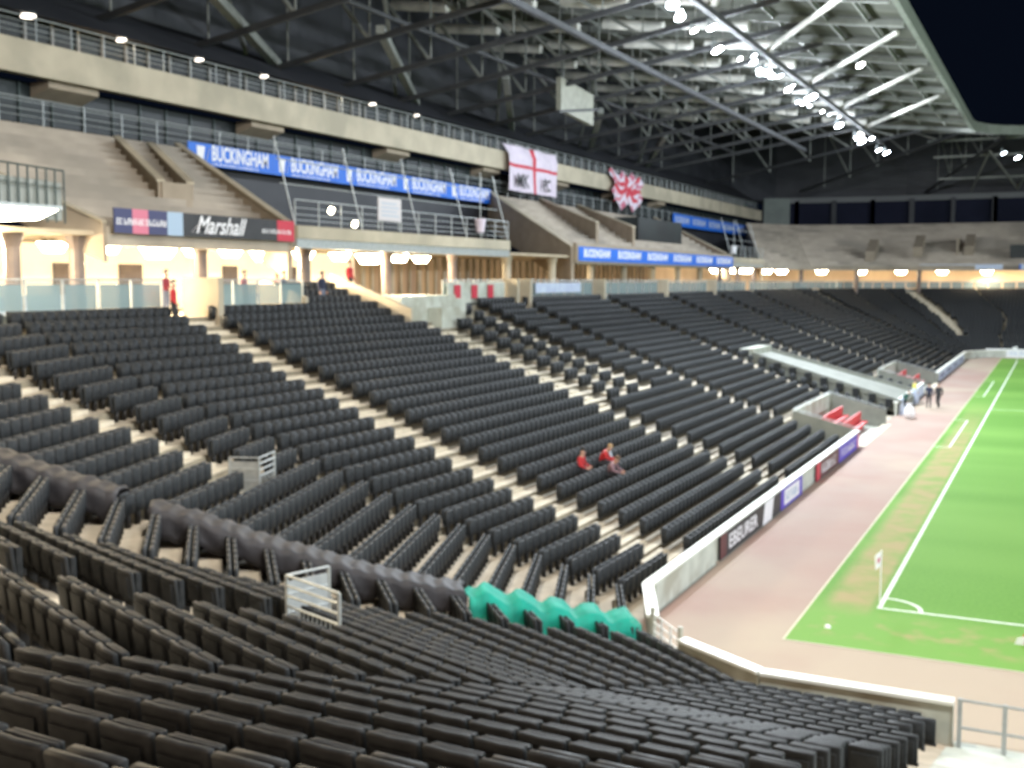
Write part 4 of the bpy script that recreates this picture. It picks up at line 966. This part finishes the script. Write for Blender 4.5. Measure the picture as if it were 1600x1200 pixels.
b = MB(); b.bar((4.0,-.026,10.72),(4.5,-.026,11.1),.05,.004); b.bar((4.05,-.026,10.70),(6.9,-.026,10.74),.03,.004); b.build('script_flourish', M['white'], t)
b = MB(); b.box(0,.9,-.026,-.021,10.55,11.45,1); b.box(.9,1.7,-.026,-.021,10.55,11.45); b.box(1.7,2.7,-.026,-.021,10.55,11.45,1); b.box(2.7,3.55,-.026,-.021,10.55,11.45,2); b.build('banner_left_panel', [M['pink'], M['navy'], M['palebl']], t)
marks(14, .32, M['white'], t, (.10,-.032,10.98), (R(90),0,0), .95, 8)
b = MB(); b.box(9.4,10.6,-.026,-.021,10.55,11.45); b.build('banner_red_end', M['red'], t); marks(12, .25, M['white'], t, (8.35,-.032,10.95), (R(90),0,0), 1.15, 9)
# cloth flags on the fascia
def flag(y0, y1, z0, z1, pat, label, mats, ragged=0, nu=60, nv_=40, lean_=1.0):
    t = empty('flag', (-37.4,y0,0), 0, label, 'flag', 'flags hung on the pale fascia'); b = MB(); vs = []
    for j in range(nv_+1):
        for i in range(nu+1):
            u,v = i/nu, j/nv_
            y = (y1-y0)*u; z = z0+(z1-z0)*v; x = .10*math.sin(u*17+v*3)+.07*math.sin(u*31+1)*(1-v)
            if v > .78: x -= (v-.78)*lean_*1.2; y -= (v-.78)*lean_*.9*(1-u)*3
            if ragged: y += ragged*.35*math.sin(v*13+u*4); z += ragged*.38*math.sin(u*15+.6)*(1-v)+ragged*.25*math.sin(u*19)*v
            vs.append((x+.1,y,z))
    b.add(vs, [])
    for j in range(nv_):
        for i in range(nu):
            b.f.append((j*(nu+1)+i, j*(nu+1)+i+1, (j+1)*(nu+1)+i+1, (j+1)*(nu+1)+i)); b.m.append(pat((i+.5)/nu, (j+.5)/nv_))
    o = b.build('flag_cloth', mats, t, smooth=True); so = o.modifiers.new('thickness','SOLIDIFY'); so.thickness = .02
    bb = MB(); bb.tube((.1,0,z1+.02),(.1,y1-y0,z1-.02),.02,6); bb.build('flag_cord', M['white'], t); return t
M['flagw'] = mat('flag_white_cloth', (.74,.66,.76), .8, (.66,.58,.70), 2); M['flagr'] = mat('flag_red_cloth', (.62,.06,.09), .8, (.52,.05,.08), 2)
cross = lambda u,v: 1 if abs(u-.53) < .035 or abs(v-.56) < .045 else 0
t = flag(53.0,63.0,16.3,20.1,cross,'white England flag with a red cross and black letters hanging on the fascia',[M['flagw'],M['flagr']])
text('MK', 1.5, M['black'], t, (.42,1.0,17.15), RS, off=.035, sx=1.1); text('FC', 1.4, M['black'], t, (.42,6.4,17.1), RS, off=.035, sx=.9)
def uj(u,v):
    x,y = u-.5,(v-.5)*1.0
    if abs(x) < .06 or abs(y) < .075: return 1
    d1 = abs(x-y); d2 = abs(x+y)
    if (d1 < .055 or d2 < .055): return 1
    if abs(x) > .30 and .13 < abs(y) < .24: return 2
    if abs(y) > .34 and .12 < abs(x) < .24: return 2
    return 0
flag(77.0,85.8,16.6,20.0,uj,'crumpled red and white union flag with ragged edges right of the England flag',[M['flagw'],M['flagr'],M['pink']],ragged=1.2)
# notices near the open deck
t = empty('notice_board', (-26.9,17.0,0), 0, 'square white notice sheet fixed to the deck railing below the blue banner', 'notice')
b = MB(); b.box(0,.05,0,2.15,11.85,13.0); b.build('notice_sheet', mat('notice_paper',(.62,.58,.60),.6), t)
b = MB(); b.bar((-.02,.1,11.4),(-.02,.1,13.1),.05); b.cut().bar((-.02,2.0,11.4),(-.02,2.0,13.1),.05); b.build('notice_post', M['steel'], t)
b = MB()
for i in range(4): b.box(.052,.056,.25,1.9-.2*(i%2),12.1+.2*i,12.15+.2*i)
b.build('notice_lines', M['palebl'], t)
for y,lb in ((27.7,'small white lantern hanging at the right end of the open deck'),(84.5,'white cylinder lantern hanging right of the distant deck')):
    t = empty('lantern', (-26.7,y,12.1), 0, lb, 'lantern'); b = MB(); b.tube((0,0,-.45),(0,0,.35),.22,12,r2=.34); b.build('lantern_shade', M['flagw'] if y < 50 else M['white'], t); b = MB(); b.tube((0,0,.35),(0,0,3.0),.03,6); b.build('lantern_rod', M['steel'], t)
for y,z,lb in ((13.9,12.3,'small bright work lamp on the open deck, left one'),(15.9,11.75,'small bright work lamp on the open deck, lower right one')):
    t = empty('work_lamp', (-27.6,y,z), 0, lb, 'lamp'); b = MB(); b.tube((0,0,-.1),(0.12,0,-.15),.16,10); b.build('lamp_glass', M['lampw'], t); b = MB(); b.tube((-.12,0,-.05),(0,0,-.1),.18,10,r2=.16); b.build('lamp_housing', M['mull'], t)

# ------------------------------------------------------------------ corner flag, tarpaulins, guard rails, gate
t = empty('corner_flag', (-.05,-.05,0), 0, 'white corner flag pole with a pale red marked flag at the near pitch corner', 'flag')
b = MB(); b.tube((0,0,0),(0,0,1.6),.018,8); b.build('flag_pole', M['white'], t)
b = MB(); vs=[]; 
for j in range(7):
    for i in range(9): u,v=i/8,j/6; vs.append((-.0-.15*u*math.cos(.5*v), -.12*u+.03*math.sin(u*7), 1.58-.40*v-.12*u))
b.add(vs,[(j*9+i,j*9+i+1,(j+1)*9+i+1,(j+1)*9+i) for j in range(6) for i in range(8)]); b.m = [1 if 2<=i<=4 and 2<=j<=3 else 0 for j in range(6) for i in range(8)]
o = b.build('flag_cloth', [M['white'], M['pink']], t); so = o.modifiers.new('thickness','SOLIDIFY'); so.thickness = .01
t = empty('corner_flag', (-.1,105.1,0), 0, 'tiny white corner flag at the far end of the touchline', 'flag')
b = MB(); b.tube((0,0,0),(0,0,1.6),.03,8); b.build('flag_pole', M['white'], t)
b = MB(); b.hexa([(-.05,0,1.15),(-.5,-.02,1.2),(-.5,.02,1.2),(-.05,.03,1.15),(-.05,0,1.6),(-.5,-.02,1.5),(-.5,.02,1.5),(-.05,.03,1.6)]); b.build('flag_cloth', M['white'], t)
def tarp(k0,k1,fr,label,m,name,wid=1.15,sag=.01,low=.55,cols=14,net=False):
    """cloth thrown over the seats of one radial column, from row k0 to k1"""
    b = MB(); NU = int((k1-k0)*8); vs = []
    for i in range(NU+1):
        k = k0+(k1-k0)*i/NU; c = Vector(K3(k)); d2 = (Vector(K4(k))-c).normalized()*1.0; d1 = (Vector(K2(k))-c).normalized()
        ridge = Zs(k,3,0)+.10 + (.10 if net else sag)*math.cos(2*math.pi*(k-math.floor(k))) + .03*math.sin(i*1.7)
        for j in range(cols+1):
            v = (j/cols-.5)*2
            side = d2 if v > 0 else d1
            av = abs(v); top_ = min(av/.45, 1); p = c+side*(top_*.52+max(0,av-.45)*.16)*(wid/1.15)
            drop = max(0, av-.45)/.55
            h = ridge-.05*top_**2-drop*low*(.95+.10*math.sin(i*.62)+.04*math.sin(i*1.9+2))+.02*math.sin(i*.23+1)
            p = p+Vector((math.sin(i*1.1+j)*.015*(1+drop), math.cos(i*.9+j)*.015*(1+drop)))
            vs.append((p.x,p.y,max(h,Fl(k,3,0)+.05)))
    b.add(vs,[(i*(cols+1)+j,i*(cols+1)+j+1,(i+1)*(cols+1)+j+1,(i+1)*(cols+1)+j) for i in range(NU) for j in range(cols)])
    o = b.build(name, m, None, smooth=True); tag(o, label, 'tarpaulin' if not net else 'netting'); so = o.modifiers.new('thickness','SOLIDIFY'); so.thickness = .015; return o
tarp(4.6,13.15,0,'long black tarpaulin thrown over a column of seats between the two seating blocks', M['tarp'],'tarpaulin')
tarp(14.0,22.5,0,'black tarpaulin over the seats at the left edge, beyond the gap', M['tarp'],'tarpaulin')
tarp(-.25,4.55,0,'bright green netting draped over the lowest seats at the end of the black tarpaulin', M['tarp_green'],'netting',wid=1.25,low=1.25,net=True)
def guard(p0,p1,z0,label,h=1.05):
    A=Vector(p0);B=Vector(p1); d=(B-A); nrm=Vector((-d.y,d.x)).normalized()*.8
    t = empty('guard_rail', (A.x,A.y,z0), 0, label, 'railing'); b = MB()
    b0=Vector((0,0)); b1=d
    for z in (h,h-.16,h-.32,h-.48): b.tube((0,0,z),(d.x,d.y,z),.022,6)
    b.build('rail_bars', M['steel'], t); b = MB()
    for q_ in (b0,b1): b.tube((q_.x,q_.y,0),(q_.x,q_.y,h),.03,6)
    b.tube((nrm.x,nrm.y,0),(nrm.x,nrm.y,h),.03,6)
    b.cut()
    for i in range(1,12): q_=d*i/12; b.tube((q_.x,q_.y,.08),(q_.x,q_.y,h-.48),.008,5)
    b.build('rail_posts', M['steel'], t); b = MB()
    for z in (h,h-.3,h-.6): b.tube((0,0,z),(nrm.x,nrm.y,z),.022,6)
    b.hexa([(0-.01,0,.1),(.01,0,.1),(nrm.x+.01,nrm.y,.1),(nrm.x-.01,nrm.y,.1),(0-.01,0,h-.1),(.01,0,h-.1),(nrm.x+.01,nrm.y,h-.1),(nrm.x-.01,nrm.y,h-.1)])
    b.build('side_panel', M['steel'], t); return t
a = pt(2,.56,12.45); c = pt(2,.40,12.45); guard((a.x,a.y),(c.x,c.y),Fl(13,2,.5),'pale metal guard rail at the foot of the nearer short aisle')
a = pt(4,.56,12.45); c = pt(4,.69,12.45); guard((a.x,a.y),(c.x,c.y),Fl(13),'pale metal guard rail at the foot of the aisle beyond the black tarpaulin')
t = empty('corner_gate', (0,0,0), 0, 'thin white rail gate between the two pitchside walls at the corner', 'gate')
b = MB()
for z in (.15,.35,.55,.75,.95): b.tube((-4.4,-6.2,z),(-3.35,-7.38,z),.018,6)
for f_ in (0,.33,.66,1): x=-4.4+1.05*f_; y=-6.2-1.18*f_; b.tube((x,y,-.1),(x,y,.97),.025,6)
b.build('gate_bars', M['white_steel'], t)
b = MB(); b.tube((-4.4,-6.2,-.1),(-4.4,-6.2,1.1),.06,8); b.cut().tube((-3.35,-7.38,-.1),(-3.35,-7.38,1.1),.06,8); b.build('gate_post', M['pale'], t)
t = empty('gangway_rail', (0,0,0), 0, 'grey tubular railing between the wall end and the right edge of the photo', 'railing')
b = MB()
for z in (.95,.42): b.tube((2.6,-8.95,z),(7.4,-9.0,z),.03,8)
b.build('rail_tubes', M['steel'], t); b = MB()
for x in (2.62,3.4,5.0,6.6): b.cut().box(x-.04,x+.04,-8.99,-8.91,.0,.98)
b.build('rail_post', M['steel'], t)
# small things on the grass
t = empty('pitch_marker', (-1.0,-2.4,0), 0, 'small white marker lying on the grass behind the corner', 'marker'); b = MB(); b.tube((0,0,.0),(0,0,.07),.09,12,r2=.05); b.build('marker_body', M['white'], t)
t = empty('corner_sign', (3.50,-1.75,0), 0, 'small orange and white sign on the grass at the right edge', 'sign')
b = MB(); b.hexa([(-.05,0,0),(.35,.02,0),(.35,.06,0),(-.05,.05,0),(.05,.0,.28),(.35,.02,.34),(.35,.05,.34),(.05,.03,.28)]); b.build('sign_panel', mat('orange_panel',(.75,.16,.04),.5), t)
b = MB(); b.hexa([(-.16,-.03,0),(.05,-.03,0),(.05,-.01,0),(-.16,-.01,0),(-.1,-.03,.16),(.08,-.03,.22),(.08,-.01,.22),(-.1,-.01,.16)]); b.build('sign_white_part', M['white'], t)
